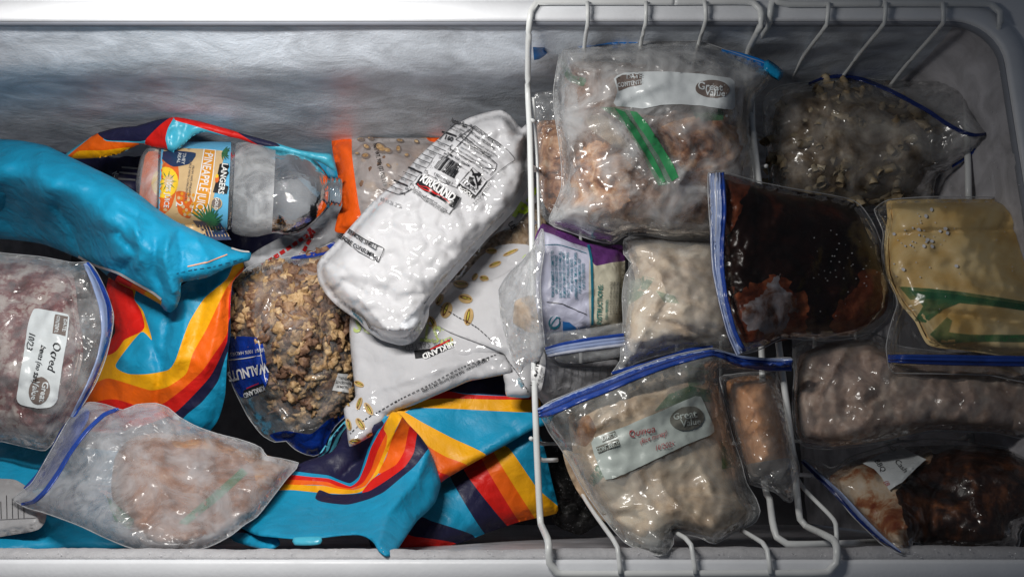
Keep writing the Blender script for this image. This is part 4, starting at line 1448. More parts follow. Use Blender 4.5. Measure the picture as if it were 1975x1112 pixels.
# upper right one, with the see-through window and a folded flap
o_p3 = [(962, 440), (985, 410), (1014, 360), (1034, 345), (1038, 420), (1036, 520), (1040, 640), (1036, 700), (1028, 752), (1020, 766), (978, 764), (974, 740), (970, 716), (988, 716), (976, 683), (930, 690), (860, 690), (800, 640), (800, 590), (850, 560), (866, 545), (880, 525), (905, 495), (935, 465)]
t = thing('pistachio_pouch', 'white pistachio pouch with a see-through window and folded flap, against the basket rail', 'pouch', at_base(o_p3, -.32), PG)
ctl = [(985, 410, -.215), (1030, 360, -.205), (1030, 500, -.195), (1030, 700, -.165), (980, 760, -.17), (900, 560, -.215), (830, 620, -.205), (960, 640, -.175), (880, 525, -.235), (940, 470, -.225)]
S_p3 = Sheet(o_p3, ctl, .008, 20, noise=[('fbm', .004, 70, 75), ('cr', .002, 50, 76)])
k = NT('smoky_window_film')
M['win'] = film('smoky_window_film', .10, (.5, .45, .4), .12, bs=60, bst=.5)
wpoly = [(868, 541), (882, 520), (905, 494), (940, 462), (962, 447), (986, 438), (1000, 428), (1044, 384), (1044, 474), (1012, 471), (985, 470), (958, 475), (930, 492), (906, 518), (885, 541)]
build('skin', S_p3, [M['pouch_grey'], M['win']], t, 6, [(wpoly, 1)], bottom=.012)
S_p3c = Sheet([(872, 545), (900, 500), (950, 455), (1000, 430), (1040, 392), (1040, 480), (960, 500), (910, 550)], ctl, .004, 20, noise=[('fbm', .004, 70, 75), ('lump', .005, 26, 3)], under=S_p3, gap=.014)
build('nut_mass', S_p3c, [M['pist']], t, 6, bottom=.02)
a_ = chunks('nuts', S_p3c, [(876, 540), (900, 500), (950, 458), (1000, 432), (1038, 395), (1038, 476), (960, 490), (910, 530)], 90, .0085, [M['pist']], t, 'nut', 5, .35)
a_['kind'] = 'stuff'
o_fl = [(868, 541), (900, 542), (925, 543), (945, 540), (968, 530), (990, 515), (1005, 500), (1034, 480), (1040, 560), (1038, 690), (1026, 758), (978, 762), (974, 740), (971, 722), (988, 716), (974, 684), (950, 672), (920, 660), (870, 641), (830, 620), (816, 612), (826, 590), (845, 565)]
S_fl = Sheet(o_fl, ctl, .006, 16, noise=[('fbm', .004, 90, 77), ('ridge', .0045, 60, 78)], over=S_p3, gap=.004, creases=[([(960, 600), (975, 660), (1005, 720), (1020, 760)], -.006, 8), ([(968, 560), (950, 620), (975, 680)], .007, 12), ([(870, 640), (920, 655), (975, 690)], .004, 7)])
build('flap', S_fl, [M['pouch']], t, 6, bottom=.002)
p = Print(S_fl)
for q in ((889, 548, 15, 8, 3), (848, 578, 12, 7, -65), (898, 576, 14, 9, 12), (861, 598, 16, 11, -70), (904, 611, 17, 9, -78), (833, 622, 14, 8, 62), (884, 632, 0.1, .1, 0)):
    pistachio(p, *q)
p.dash([(846, 589), (880, 610), (920, 632), (950, 658)], 1.5, M['blk'], 5, 3)
p.dash([(976, 690), (996, 715), (1018, 756)], 1.5, M['blk'], 5, 3)
p.text('TEAR', 1003, 738, 9, 60, M['teal'], bold=.02)
p.done('flap_print', t)
p = Print(S_p3)
p.text('P', 1004, 409, 42, 32, M['green_ink'], bold=.05)
p.text('I', 1025, 378, 40, 32, M['green_ink'], bold=.05)
p.text('US', 988, 436, 16, 58, M['blk'], bold=.02, sx=.9)
p.text('S', 1014, 511, 50, 22, M['green_ink'], bold=.03)
for q in ((948, 484, 11, 6, 0), (955, 510, 13, 5, -22), (985, 487, 16, 3.5, -24), (916, 534, 8, 5, -55), (934, 537, 9, 6, 10)):
    pistachio(p, *q)
p.done('print', t)

# big one on top
o_p1 = [(966, 212), (984, 222), (996, 236), (1006, 247), (1014, 240), (1020, 246), (1024, 268), (1020, 300), (1022, 326), (1018, 352), (1006, 384), (992, 406), (972, 428), (940, 460), (905, 500), (870, 540), (846, 568), (829, 590), (826, 612), (816, 634), (802, 655), (786, 664), (768, 665), (735, 655), (708, 638), (690, 618), (664, 600), (645, 585), (628, 566), (614, 542), (611, 512), (620, 496), (643, 473), (660, 455), (692, 419), (721, 387), (750, 362), (773, 344), (801, 309), (824, 286), (848, 266), (876, 243), (905, 227), (940, 216)]
t = thing('pistachio_pouch', 'bulging white pistachio pouch lying diagonally on top, back side up with nutrition table', 'pouch', at_base(o_p1, -.26), PG)
ctl = [(966, 212, -.155), (1020, 300, -.165), (940, 460, -.175), (829, 590, -.165), (770, 665, -.175), (614, 530, -.205), (720, 390, -.19), (850, 265, -.18), (800, 480, -.165), (690, 560, -.18)]
S_p1 = Sheet(o_p1, ctl, .028, 32, noise=[('lump', .0090, 34, 3), ('lump', .0028, 20, 9), ('ridge', .0040, 60, 4), ('fbm', .0020, 60, 81)], inset=11,
             creases=[([(690, 568), (740, 570), (800, 570), (838, 560)], -.005, 9), ([(690, 568), (715, 600), (748, 634)], .006, 7), ([(748, 634), (795, 632), (828, 596)], .006, 7), ([(772, 626), (829, 570), (900, 490), (990, 396), (1012, 350)], .003, 5), ([(640, 560), (668, 548), (700, 560)], -.006, 8), ([(660, 540), (684, 552)], -.005, 5), ([(975, 400), (968, 380), (990, 405)], .004, 6), ([(940, 230), (985, 300), (1005, 340)], -.003, 14)])
R_p1 = [([(770, 628), (800, 598), (850, 545), (905, 480), (960, 418), (1000, 368), (1012, 330), (1030, 330), (1030, 372), (1005, 400), (975, 428), (930, 475), (878, 532), (832, 592), (800, 632)], 1)]
build('skin', S_p1, [M['pouch'], M['pouch_matte']], t, 5, R_p1, bottom=.05)
o_cl = [(1000, 250), (1013, 240), (1020, 246), (1034, 290), (1034, 350), (1016, 356), (1012, 300)]
p = Print(S_p1, .0018)
# brand box
p.poly([(811, 336), (889, 381), (867, 415), (789, 362)], M['ink_grey'], step=6)
p.poly([(812, 337.3), (887.6, 381.3), (866.6, 413.5), (790.6, 362)], M['pouch'], step=6)
p.poly([(814, 339), (886, 382), (874, 401), (801, 357)], M['blk'], step=6)
p.text('KIRKLAND', 845, 364, 20.5, 33.5, M['white_ink'], bold=.035, sx=.74)
p.line([(811, 359), (824, 362), (838, 372), (850, 377), (868, 392)], 3.4, M['ink_red'], taper=True)
p.line([(806, 356), (818, 365), (830, 370)], 2, M['ink_red'])
p.text('Every item is guaranteed with our name,\nand carries the best quality of its kind.', 828, 388, 5.6, 34, M['blk'], sx=.83, sub=False)
# barcode
p.k = 0
p.poly([(843, 297), (905, 331), (880, 364), (818, 333)], M['ink_grey'], step=6)
p.poly([(844, 298.2), (903.8, 331.2), (879.8, 363), (819.4, 332.6)], M['pouch'], step=6)
rs = random.Random(5)
x = 0.0
while x < 1:
    w = rs.choice([.012, .012, .02, .03])
    a = (856 + 38 * x, 301 + 21 * x)
    b_ = (838 + 38 * x, 325 + 21 * x)
    p.line([a, ((a[0] + b_[0]) / 2, (a[1] + b_[1]) / 2), b_], w * 62, M['blk'], lift=False)
    x += w + rs.choice([.014, .02, .03])
p.text('0 96619 91629 3', 855, 345, 7.5, 30, M['blk'], sx=.75, sub=False)
p.text('ITM. / ART. 1396644', 884, 309, 8, 31, M['blk'], sx=.72, bold=.01, sub=False)
# recycling mark
p.k = 0
p.poly([(912, 323.5), (941, 350), (914, 384), (884, 358)], M['blk'], step=5)
p.poly([(912.3, 325), (939.4, 350), (925, 368.4), (897, 344)], M['pouch'], step=5)
for i in range(3):
    a = math.radians(33 + 120 * i)
    cx_, cy_ = 918 + 9 * math.cos(a), 346.5 + 9 * math.sin(a)
    d_ = a + math.pi / 2
    p.poly([(cx_ - 8 * math.cos(d_) - 3.5 * math.cos(a), cy_ - 8 * math.sin(d_) - 3.5 * math.sin(a)), (cx_ - 8 * math.cos(d_) + 3.5 * math.cos(a), cy_ - 8 * math.sin(d_) + 3.5 * math.sin(a)),
            (cx_ + 3 * math.cos(d_) + 3.5 * math.cos(a), cy_ + 3 * math.sin(d_) + 3.5 * math.sin(a)), (cx_ + 3 * math.cos(d_) + 7 * math.cos(a), cy_ + 3 * math.sin(d_) + 7 * math.sin(a)), (cx_ + 10 * math.cos(d_), cy_ + 10 * math.sin(d_)),
            (cx_ + 3 * math.cos(d_) - 7 * math.cos(a), cy_ + 3 * math.sin(d_) - 7 * math.sin(a)), (cx_ + 3 * math.cos(d_) - 3.5 * math.cos(a), cy_ + 3 * math.sin(d_) - 3.5 * math.sin(a))], M['blk'], step=5)
p.line([(909, 327), (917, 345), (921, 366)], 3, M['blk'])
p.poly([(896.5, 345), (924.5, 369), (917.5, 378), (889, 354)], M['pouch'], step=5)
p.text('PLASTIC', 907, 361.5, 9.5, 40, M['blk'], bold=.02, sx=.9)
p.text('POUCH', 899, 370.5, 9.5, 40, M['white_ink'], bold=.02, sx=.92)
p.text('how2recycle.info', 930, 374, 9, -52, M['blk'], sx=.8, sub=False)
# text panels
p.k = 0
for q in ([(917, 244), (950, 268), (980, 290), (992, 308), (960, 332), (941, 350)], [(880, 270), (917, 244)], [(873, 280), (868, 288), (900, 305), (935, 324), (954, 326), (945, 338)], [(880, 270), (912, 284), (938, 300), (958, 318), (953, 330)]):
    p.line(q, 1.1, M['blk'])
p.text('INGREDIENTS: PISTACHIOS.', 936, 263, 8, 34, M['blk'], sx=.72, bold=.01, sub=False)
p.text('CONTAINS: PISTACHIOS.', 928, 270, 8, 34, M['blk'], sx=.72, bold=.01, sub=False)
p.text('MAY CONTAIN ALMONDS AND CASHEWS\nPROCESSED ON SHARED EQUIPMENT', 925, 283, 5, 34, M['blk'], sx=.8, sub=False)
p.text('PRODUCT OF THE USA', 916, 283, 9, 36, M['blk'], sx=.78, bold=.01, sub=False)
for i in range(4):
    p.text('store in a cool dry place and reseal after opening', 925 - i * 4.5, 296 + i * 6, 6, 32, M['blk'], sx=.60, sub=False)
# nutrition table
p.line([(848, 270), (880, 238), (912, 250), (880, 285), (840, 325), (800, 362), (770, 376), (738, 364)], 1.2, M['blk'])
p.text('Nutrition Facts', 886, 238, 13, 22, M['blk'], bold=.03, sx=.42, sub=False)
p.text('40 servings per container\nServing size 1/2 cup', 882, 251, 5.4, 24, M['blk'], sx=.60, sub=False)
p.line([(852, 254), (868, 259), (881, 264)], 4, M['blk'])
p.text('160', 866, 268, 13, 22, M['blk'], bold=.03, sx=.9)
for i in range(11):
    x0, y0 = 842 - i * 9.2, 272 + i * 8.4
    p.line([(x0, y0), (x0 + 16, y0 + 7), (x0 + 28, y0 + 12)], 1.0 if i not in (6, 9) else 3.4, M['blk'], lift=False)
    p.text(['15%', '8%', '0%', '2%', '11%', '9%', '6%', '4%', '0%', '6%', '20%'][i], x0 + 27, y0 + 18, 6.5, 24, M['blk'], bold=.01, sub=False)
    p.text(['Total Fat 14g', 'Saturated', 'Trans Fat', 'Sodium', 'Total Carb', 'Fiber 3g', 'Sugars 2g', 'Protein 6g', 'Vitamin D', 'Calcium', 'Iron 1mg'][i], x0 + 10, y0 + 8, 5, 24, M['blk'], sx=.62, sub=False)
p.text('BB 11.26.2026', 755, 392, 9, 20, M['ink_grey'], sx=.85, sub=False)
# warning box
for q in ([(674, 442), (706, 462), (741, 479)], [(741, 479), (731, 506)], [(731, 506), (690, 484), (660, 458)]):
    p.line(q, 1.2, M['blk'])
p.text('REMOVE SHELLS', 700, 463, 11.5, 30, M['blk'], bold=.015, sx=.78)
p.text('BEFORE CONSUMING', 691, 477, 11.5, 31, M['blk'], bold=.015, sx=.78)
p.line([(680, 596), (704, 612), (714, 632)], 1.4, M['blk'])
for i in range(5):
    p.line([(680 + i * 4, 596 + i * 4), (684 + i * 4, 606 + i * 4)], 1.5, M['teal'])
p.done('print', t)

# clear bag with a pale piece, hanging over the rail
o_k = [(962, 560), (975, 535), (988, 520), (1010, 500), (1030, 470), (1046, 440), (1050, 480), (1042, 540), (1046, 620), (1050, 665), (1040, 694), (1012, 702), (1004, 720), (990, 700), (978, 660), (965, 610)]
t = thing('clear_bag', 'clear bag with a pale tan piece, draped over the left rail of the middle basket', 'bag', at_base(o_k, -.09))
S_k = Sheet(o_k, [(962, 560, -.12), (1010, 500, -.085), (1046, 440, -.060), (1048, 660, -.050), (1000, 715, -.10), (1030, 580, -.055)], .010, 22, noise=[('cr', .004, 34, 12)], creases=[([(1000, 560), (1010, 520), (1030, 490)], .005, 6)])
S_kc = Sheet([(993, 582), (1010, 573), (1028, 569), (1036, 600), (1040, 640), (1018, 640), (1006, 632), (990, 622)], [(990, 600, -.08), (1040, 580, -.06), (1020, 640, -.065)], .012, 16, noise=[('fbm', .003, 30, 4)], under=S_k, gap=.001)
build('meat_piece', S_kc, [M['tan']], t, 5, bottom=.012)
build('film', S_k, [M['film']], t, 5, bottom=.006)

# ------------------------------------------------------------------ bean bag at the left edge
o_b = [(-60, 474), (0, 487), (80, 495), (140, 506), (172, 506), (190, 530), (207, 566), (219, 606), (216, 640), (204, 690), (186, 736), (160, 780), (136, 812), (110, 845), (88, 868), (60, 864), (0, 850), (-60, 842)]
t = thing('freezer_bag', 'zip bag of red and white beans with a handwritten white label, at the left edge', 'freezer bag', at_base(o_b, -.26))
ctl = [(-60, 480, -.20), (100, 500, -.215), (175, 510, -.205), (218, 620, -.195), (150, 790, -.165), (80, 866, -.175), (-60, 840, -.18), (60, 680, -.165), (-60, 660, -.165)]
S_b = Sheet(o_b, ctl, .022, 60, noise=[('fbm', .004, 70, 91), ('ridge', 0.0046, 55, 92), ('ridge', 0.0020, 24, 1092), ('cr', .0015, 24, 93)], creases=[([(165, 520), (120, 570), (90, 620)], .006, 7), ([(0, 530), (60, 540), (110, 530)], .004, 7), ([(180, 560), (150, 640), (140, 700)], .004, 8)])
S_bc = Sheet([(-60, 486), (0, 494), (90, 502), (140, 530), (150, 600), (160, 680), (140, 760), (110, 810), (84, 850), (0, 840), (-60, 830)], ctl, .022, 50, noise=[('fbm', .004, 70, 91), ('lump', .007, 34, 5)], under=S_b, gap=.0015)
build('beans', S_bc, [M['beans']], t, 6, bottom=.05)
build('film', S_b, [M['film']], t, 6, bottom=.055)
ribbon('zip_strip', S_b, [(166, 508, 12), (186, 545, 20), (202, 590, 24), (204, 640, 18), (192, 690, 12), (172, 740, 11), (150, 785, 12), (140, 804, 10)], 12, [M['zipl'], M['zip']], t, ridges=2, mats2=lambda q: 1 if q < .35 else 0)
p = Print(S_b)
p.poly([(66, 596), (100, 600), (131, 607), (133, 620), (128, 660), (120, 710), (111, 768), (98, 784), (72, 787), (40, 779), (33, 768), (38, 730), (48, 670), (54, 628)], M['label'], step=6, smooth=True)
p.poly([(106, 606), (131, 611), (126, 648), (102, 643)], M['oval'], step=6)
p.text('DATE:', 124, 628, 9.5, 98, M['label'], bold=.02, sx=.95)
p.text('CONTENTS:', 110, 626, 9.5, 98, M['label'], bold=.02, sx=.62)
p.ell(77, 753, 20, 27, 12, M['oval'], step=6)
p.text('Great\nValue', 77, 754, 17, 100, M['label'], bold=.02, sx=.95)
p.text('Ocred', 105, 687, 23, 103, M['blk'], bold=.006, shear=.2, sx=.95)
p.text('beans (no salt)', 76, 702, 16, 103, M['blk'], bold=.004, shear=.3, sx=.78)
p.text('10/23', 60, 657, 18, 104, M['blk'], bold=.004, shear=.2, sx=.8)
p.done('paper_label', t)

# ------------------------------------------------------------------ bag of mince, lower left
o_m = [(24, 962), (45, 945), (62, 930), (80, 900), (100, 865), (130, 812), (156, 780), (178, 775), (205, 780), (237, 790), (262, 780), (300, 777), (325, 786), (345, 803), (380, 822), (420, 836), (460, 846), (490, 856), (508, 866), (512, 878), (545, 884), (576, 892), (574, 900), (555, 920), (538, 942), (515, 972), (495, 996), (470, 1012), (448, 1030), (420, 1046), (395, 1056), (360, 1063), (320, 1066), (275, 1062), (240, 1052), (200, 1035), (160, 1016), (130, 1004), (85, 988), (50, 978)]
t = thing('freezer_bag', 'milky zip bag of brown mince lying along the front wall at the lower left', 'freezer bag', at_base(o_m, -.22))
ctl = [(24, 962, -.14), (130, 812, -.165), (178, 775, -.17), (345, 803, -.175), (510, 868, -.185), (576, 894, -.19), (495, 996, -.115), (400, 1054, -.065), (275, 1062, -.050), (130, 1004, -.095), (300, 900, -.125), (420, 960, -.13)]
S_m = Sheet(o_m, ctl, .026, 60, noise=[('fbm', .004, 80, 94), ('ridge', 0.0040, 60, 95), ('ridge', 0.0018, 27, 1095), ('cr', .0010, 24, 96)], creases=[([(300, 778), (330, 820), (336, 850), (360, 880)], .006, 7), ([(345, 803), (350, 830), (330, 845)], .003, 4), ([(345, 890), (400, 900), (460, 870), (520, 880)], .005, 7), ([(240, 800), (180, 880), (140, 960)], .004, 14), ([(170, 960), (230, 1000), (300, 1010)], .003, 14)])
S_mc = Sheet([(215, 930), (222, 880), (250, 846), (300, 834), (350, 838), (400, 832), (460, 852), (500, 872), (568, 894), (560, 910), (530, 945), (495, 990), (450, 1022), (400, 1048), (330, 1058), (280, 1050), (250, 1016), (226, 985), (216, 955)], ctl, .026, 55, noise=[('fbm', .004, 80, 94), ('lump', .008, 55, 5), ('fbm', .003, 16, 6)], under=S_m, gap=.0012)
mm = build('mince', S_mc, [M['crumble'], M['crumble2']], t, 6, [([(330, 836), (400, 828), (470, 846), (590, 890), (530, 960), (500, 950), (480, 890), (400, 866), (340, 862)], 1)], bottom=.04)
p = Print(S_mc, .0004)
p.poly([(466, 902), (478, 912), (420, 965), (360, 1012), (344, 1008), (400, 960)], M['gzin'], step=8)
p.poly([(205, 955), (260, 1002), (250, 1020), (220, 1000)], M['gzin'], step=8)
p.split('inner_zip_strip', t)
build('film', S_m, [M['film_milky']], t, 6, bottom=.045)
ribbon('blue_lining', S_m, [(48, 944, 10), (80, 920, 26), (110, 880, 36), (132, 835, 34), (158, 796, 26), (168, 786, 12)], 30, M['zip'], t, rise=.0006, ridges=1, off=-.0028, nc=5)
ribbon('zip_strip', S_m, [(42, 972, 5), (66, 966, 8), (88, 946, 9), (112, 912, 9), (136, 872, 8), (166, 832, 8), (200, 800, 8), (228, 788, 6)], 8, [M['zip'], M['zipl']], t, ridges=2, mats2=lambda q: 0)

# ------------------------------------------------------------------ contents of the middle basket
ZG = 'zip bags of food in the wire baskets'
# brown meat bag behind the slider bag
o = [(1030, 184), (1045, 178), (1072, 176), (1100, 200), (1110, 300), (1110, 400), (1082, 432), (1060, 432), (1040, 405), (1034, 330), (1030, 260)]
t = thing('meat_bag', 'crinkled clear bag of brown meat half hidden behind the slider bag', 'freezer bag', at_base(o, -.18))
ctl = [(1030, 184, -.145), (1100, 300, -.12), (1034, 330, -.135), (1060, 432, -.13), (1100, 180, -.145)]
S_ = Sheet(o, ctl, .014, 25, noise=[('cr', .004, 30, 3)])
Sc_ = Sheet([(1036, 240), (1060, 232), (1105, 240), (1108, 390), (1062, 410), (1045, 380), (1038, 320)], ctl, .012, 22, noise=[('lump', .005, 30, 2)], under=S_, gap=.001)
build('meat', Sc_, [M['meat']], t, 6, bottom=.03)
build('film', S_, [M['film_thin']], t, 5, bottom=.03)

# big slider bag
o_sl = [(1058, 96), (1072, 88), (1090, 87), (1130, 84), (1190, 81), (1260, 80), (1340, 79), (1368, 85), (1400, 96), (1440, 110), (1475, 122), (1500, 138), (1490, 150), (1470, 176), (1456, 190), (1452, 220), (1460, 280), (1466, 330), (1468, 400), (1450, 455), (1380, 462), (1300, 462), (1240, 452), (1205, 455), (1180, 470), (1140, 462), (1100, 448), (1066, 436), (1058, 424), (1070, 396), (1083, 360), (1082, 310), (1076, 260), (1069, 215), (1068, 170), (1074, 130), (1078, 100)]
t = thing('freezer_bag', 'large milky slider bag of brown meat with bright blue slider and unwritten white label', 'freezer bag', at_base(o_sl, -.14), ZG)
ctl = [(1058, 96, -.062), (1200, 81, -.048), (1350, 80, -.045), (1500, 140, -.052), (1465, 300, -.085), (1450, 450, -.10), (1250, 455, -.10), (1058, 425, -.10), (1072, 250, -.085), (1260, 260, -.080), (1260, 160, -.065)]
S_sl = Sheet(o_sl, ctl, .052, 85, noise=[('fbm', .005, 90, 101), ('ridge', 0.0052, 70, 102), ('ridge', 0.0022, 31, 1102), ('cr', .0012, 28, 103)],
             creases=[([(1075, 120), (1096, 142), (1130, 138), (1180, 132)], .006, 6), ([(1075, 215), (1110, 208), (1150, 200), (1184, 184)], .007, 6), ([(1195, 200), (1240, 176), (1250, 190)], .003, 8), ([(1165, 210), (1210, 240), (1240, 300)], .006, 8), ([(1070, 400), (1120, 410), (1180, 440)], .006, 9), ([(1320, 250), (1345, 300), (1310, 350)], .006, 10), ([(1090, 290), (1120, 320), (1110, 380)], .006, 10), ([(1440, 160), (1450, 250), (1440, 350)], -.005, 20)])
ctl_c = ctl
lob = [(1100, 320), (1130, 280), (1180, 270), (1215, 300), (1222, 340), (1215, 380), (1180, 410), (1120, 412), (1085, 400), (1085, 360)]
S_c1 = Sheet([(1092, 130), (1180, 120), (1300, 130), (1400, 150), (1440, 200), (1448, 320), (1445, 440), (1260, 448), (1180, 440), (1090, 410), (1092, 300)], ctl, .038, 70, noise=[('lump', .010, 90, 8), ('fbm', .006, 30, 9)], under=S_sl, gap=.0016)
build('meat', S_c1, [M['meat_d'], M['meat'], M['tan'], M['dark']], t, 6, [(ragged(lob, 8), 1), ([(1270, 250), (1340, 225), (1430, 250), (1425, 300), (1350, 330), (1290, 320)], 1), ([(1130, 225), (1170, 225), (1215, 280), (1190, 285), (1140, 250)], 2), ([(1218, 330), (1250, 330), (1290, 430), (1250, 445), (1222, 420)], 0)], bottom=.06)
S_film_sl = S_sl
M['film_sl'] = film('large_milky_film', .36, (.82, .84, .86), rough=.13, bs=42, bst=.6, gl=.75, hv=.8)
build('film', S_sl, [M['film_sl']], t, 6, bottom=.065)
ribbon('zip_track', S_sl, [(1088, 90, 4), (1140, 86, 6), (1195, 82, 6), (1230, 82, 3)], 5, [M['slider']], t, ridges=1, off=-.001)
ribbon('zip_track', S_sl, [(1392, 96, 5), (1430, 107, 10), (1462, 118, 12), (1480, 127, 13)], 10, [M['slider']], t, ridges=1, off=-.001)
ribbon('zip_end', S_sl, [(1029, 103, 24), (1038, 102, 22), (1050, 98, 14), (1062, 92, 3)], 10, [M['slider']], t, ridges=1, nc=5)
o_s2 = [(1474, 118), (1482, 115), (1496, 124), (1512, 138), (1510, 148), (1502, 156), (1488, 148), (1472, 136)]
S_s2 = Sheet(o_s2, [(1474, 118, -.040), (1512, 138, -.042), (1490, 150, -.042)], .008, 6, prof='soft', step=4, smooth=False)
build('slider', S_s2, [M['slider2']], t, 4, bottom=.008)
p = Print(S_sl)
p.poly([(1184, 152), (1190, 146), (1204, 141), (1240, 139), (1290, 139), (1350, 143), (1408, 151), (1416, 158), (1417, 206), (1412, 212), (1385, 209), (1350, 204), (1310, 202), (1275, 203), (1255, 207), (1240, 210), (1215, 207), (1188, 205), (1183, 198), (1190, 176)], M['label'], step=6)
p.poly([(1188, 152), (1200, 145), (1237, 142), (1238, 164), (1215, 168), (1192, 176)], M['oval'], step=5)
p.k = 2
p.text('DATE:', 1224, 148, 12, -2, M['label'], bold=.015)
p.text('CONTENTS:', 1215, 162, 12, -9, M['label'], bold=.015, sx=.78)
p.k = 1
p.ell(1374, 172, 32.5, 17.5, 4, M['oval'], step=5, n=30)
p.text('Great', 1369, 168, 20, 5, M['label'], bold=.02, sx=1.0)
p.text('Value', 1379, 180, 17, 6, M['label'], bold=.02, sx=1.0)
p.ell(1400, 223, 2.6, 2.6, 0, M['white_ink'], n=10)
p.done('paper_label', t)
t2 = thing('green_zip_bag', 'small clear bag with a curved green zip strip, inside the slider bag', 'freezer bag', P(1220, 300, -.09))
p = Print(S_sl, .0004)
p.poly([(1160, 208), (1185, 206), (1215, 214), (1240, 236), (1262, 270), (1290, 310), (1309, 342), (1286, 356), (1270, 358), (1250, 320), (1228, 280), (1205, 240), (1180, 222)], M['film_green'], step=6)
p.poly([(1215, 214), (1228, 216), (1248, 238), (1270, 272), (1298, 316), (1309, 342), (1296, 350), (1270, 300), (1245, 262), (1225, 235)], M['gzip'], step=6)
p.poly([(1184, 208), (1204, 216), (1236, 262), (1262, 306), (1284, 350), (1278, 354), (1252, 312), (1226, 268), (1198, 226)], M['gzip'], step=6)
p.done('zip_strip', t2)
S_g = Sheet([(1130, 214), (1165, 205), (1210, 214), (1250, 250), (1290, 320), (1290, 350), (1268, 368), (1230, 330), (1200, 300), (1150, 260)], -.08, .004, 20)
S_g.base = lambda X, Y: S_sl.z(X, Y) - .0042
build('film', S_g, [M['film_clear']], t2, 8, bottom=.002)
p = Print(S_c1, .0004)
p.poly([(1330, 205), (1398, 212), (1394, 232), (1345, 234)], M['gzin'])
p.poly([(1082, 112), (1096, 128), (1106, 146), (1130, 152), (1126, 166), (1100, 158), (1086, 140)], M['gzin'], smooth=True)
p.split('inner_zip_strip', t)

# fish fillet package
o_fi = [(1034, 452), (1046, 431), (1067, 438), (1100, 452), (1131, 468), (1165, 474), (1202, 475), (1206, 540), (1204, 640), (1160, 642), (1122, 645), (1085, 656), (1049, 668), (1036, 640), (1028, 591), (1030, 550), (1036, 505), (1030, 470)]
t = thing('fish_package', 'lilac and cream fish fillet package with teal printing and a purple end', 'food package', at_base(o_fi, -.16))
ctl = [(1034, 452, -.105), (1200, 475, -.12), (1204, 640, -.115), (1049, 668, -.105), (1028, 590, -.105), (1120, 560, -.095)]
S_fi = Sheet(o_fi, ctl, .014, 24, noise=[('fbm', .003, 60, 3), ('cr', .0022, 40, 4)])
build('skin', S_fi, [M['lilac'], M['purple'], M['cream']], t, 6, [([(1141, 470), (1215, 465), (1215, 655), (1142, 650)], 2), ([(1030, 425), (1067, 432), (1131, 462), (1215, 466), (1212, 500), (1180, 506), (1150, 512), (1142, 502), (1138, 480), (1100, 467), (1066, 452), (1044, 447), (1040, 470), (1024, 470)], 1)], bottom=.03)
p = Print(S_fi)
p.line([(1134, 472), (1140, 500), (1142, 560), (1142, 626)], 4.5, M['teal'])
for i, s_ in enumerate(['FREMONT FISH MARKET IS COMMITTED TO', 'OFFERING SEAFOOD OF THE FINEST', 'QUALITY FOR YOU AND YOUR FAMILY. ALL', 'FREMONT FISH MARKET PRODUCTS MEET', 'STRICT QUALITY STANDARDS, ENSURING', "YOU'LL BRING A REAL SEASIDE", 'EXPERIENCE HOME TIME AND TIME AGAIN.', 'FOR MORE INFORMATION, VISIT', 'OUR SITE ON SEAFOOD']):
    p.text(s_, 1066 + i * 7.4, 528 + i * .6, 7.6, -91, M['teal'], bold=.015, sx=.60, sub=False)
p.line([(1050, 473), (1075, 472), (1105, 480), (1131, 489)], 1.2, M['teal'])
p.line([(1055, 582), (1085, 586), (1110, 597), (1131, 606)], 1.2, M['blk'])
p.text('INSTRUCTIONS:', 1157, 587, 13.5, -88, M['tealgreen'], bold=.02, sx=.78)
p.text('(PAN PREFERRED)', 1170, 597, 6.5, -88, M['tealgreen'], bold=.02, sx=.75, sub=False)
for i in range(4):
    p.text('cook from frozen until done and flaky', 1177 + i * 6, 575, 6.2, -88, M['blk'], sx=.66, sub=False)
p.ell(1069, 622, 11, 13, 20, M['teal'], n=22)
p.ell(1070, 620, 8.2, 10, 20, M['lilac'], n=22)
p.line([(1061, 634), (1066, 622), (1074, 612), (1080, 612)], 2.2, M['teal'])
p.text('BAP', 1070, 641, 6, 10, M['teal'], sub=False)
p.poly([(1085, 619), (1098, 621), (1110, 630), (1113, 642), (1098, 646), (1085, 647)], M['logo_blue'])
p.text('MSC', 1122, 632, 8, -8, M['logo_blue'], sub=False)
p.done('print', t)
# zip bag round it
o_z = [(1030, 640), (1060, 640), (1140, 632), (1210, 622), (1214, 660), (1206, 684), (1160, 694), (1110, 700), (1078, 698), (1056, 682), (1044, 670)]
t = thing('freezer_bag', 'open end of a clear zip bag with a blue zip strip below the fish package', 'freezer bag', at_base(o_z, -.11), ZG)
S_z = Sheet(o_z, [(1030, 640, -.085), (1210, 622, -.085), (1206, 684, -.085), (1070, 698, -.075)], .003, 12, noise=[('cr', .002, 40, 7)])
build('film', S_z, [M['film']], t, 5, bottom=.002)
ribbon('zip_strip', S_z, [(1054, 679, 20), (1090, 671, 24), (1140, 663, 26), (1204, 655, 26)], 24, [M['zipl'], M['zip'], M['zipw']], t, ridges=4, mats2=lambda q: 1 if q < .25 else (2 if q > .72 else 0), rise=.0014)

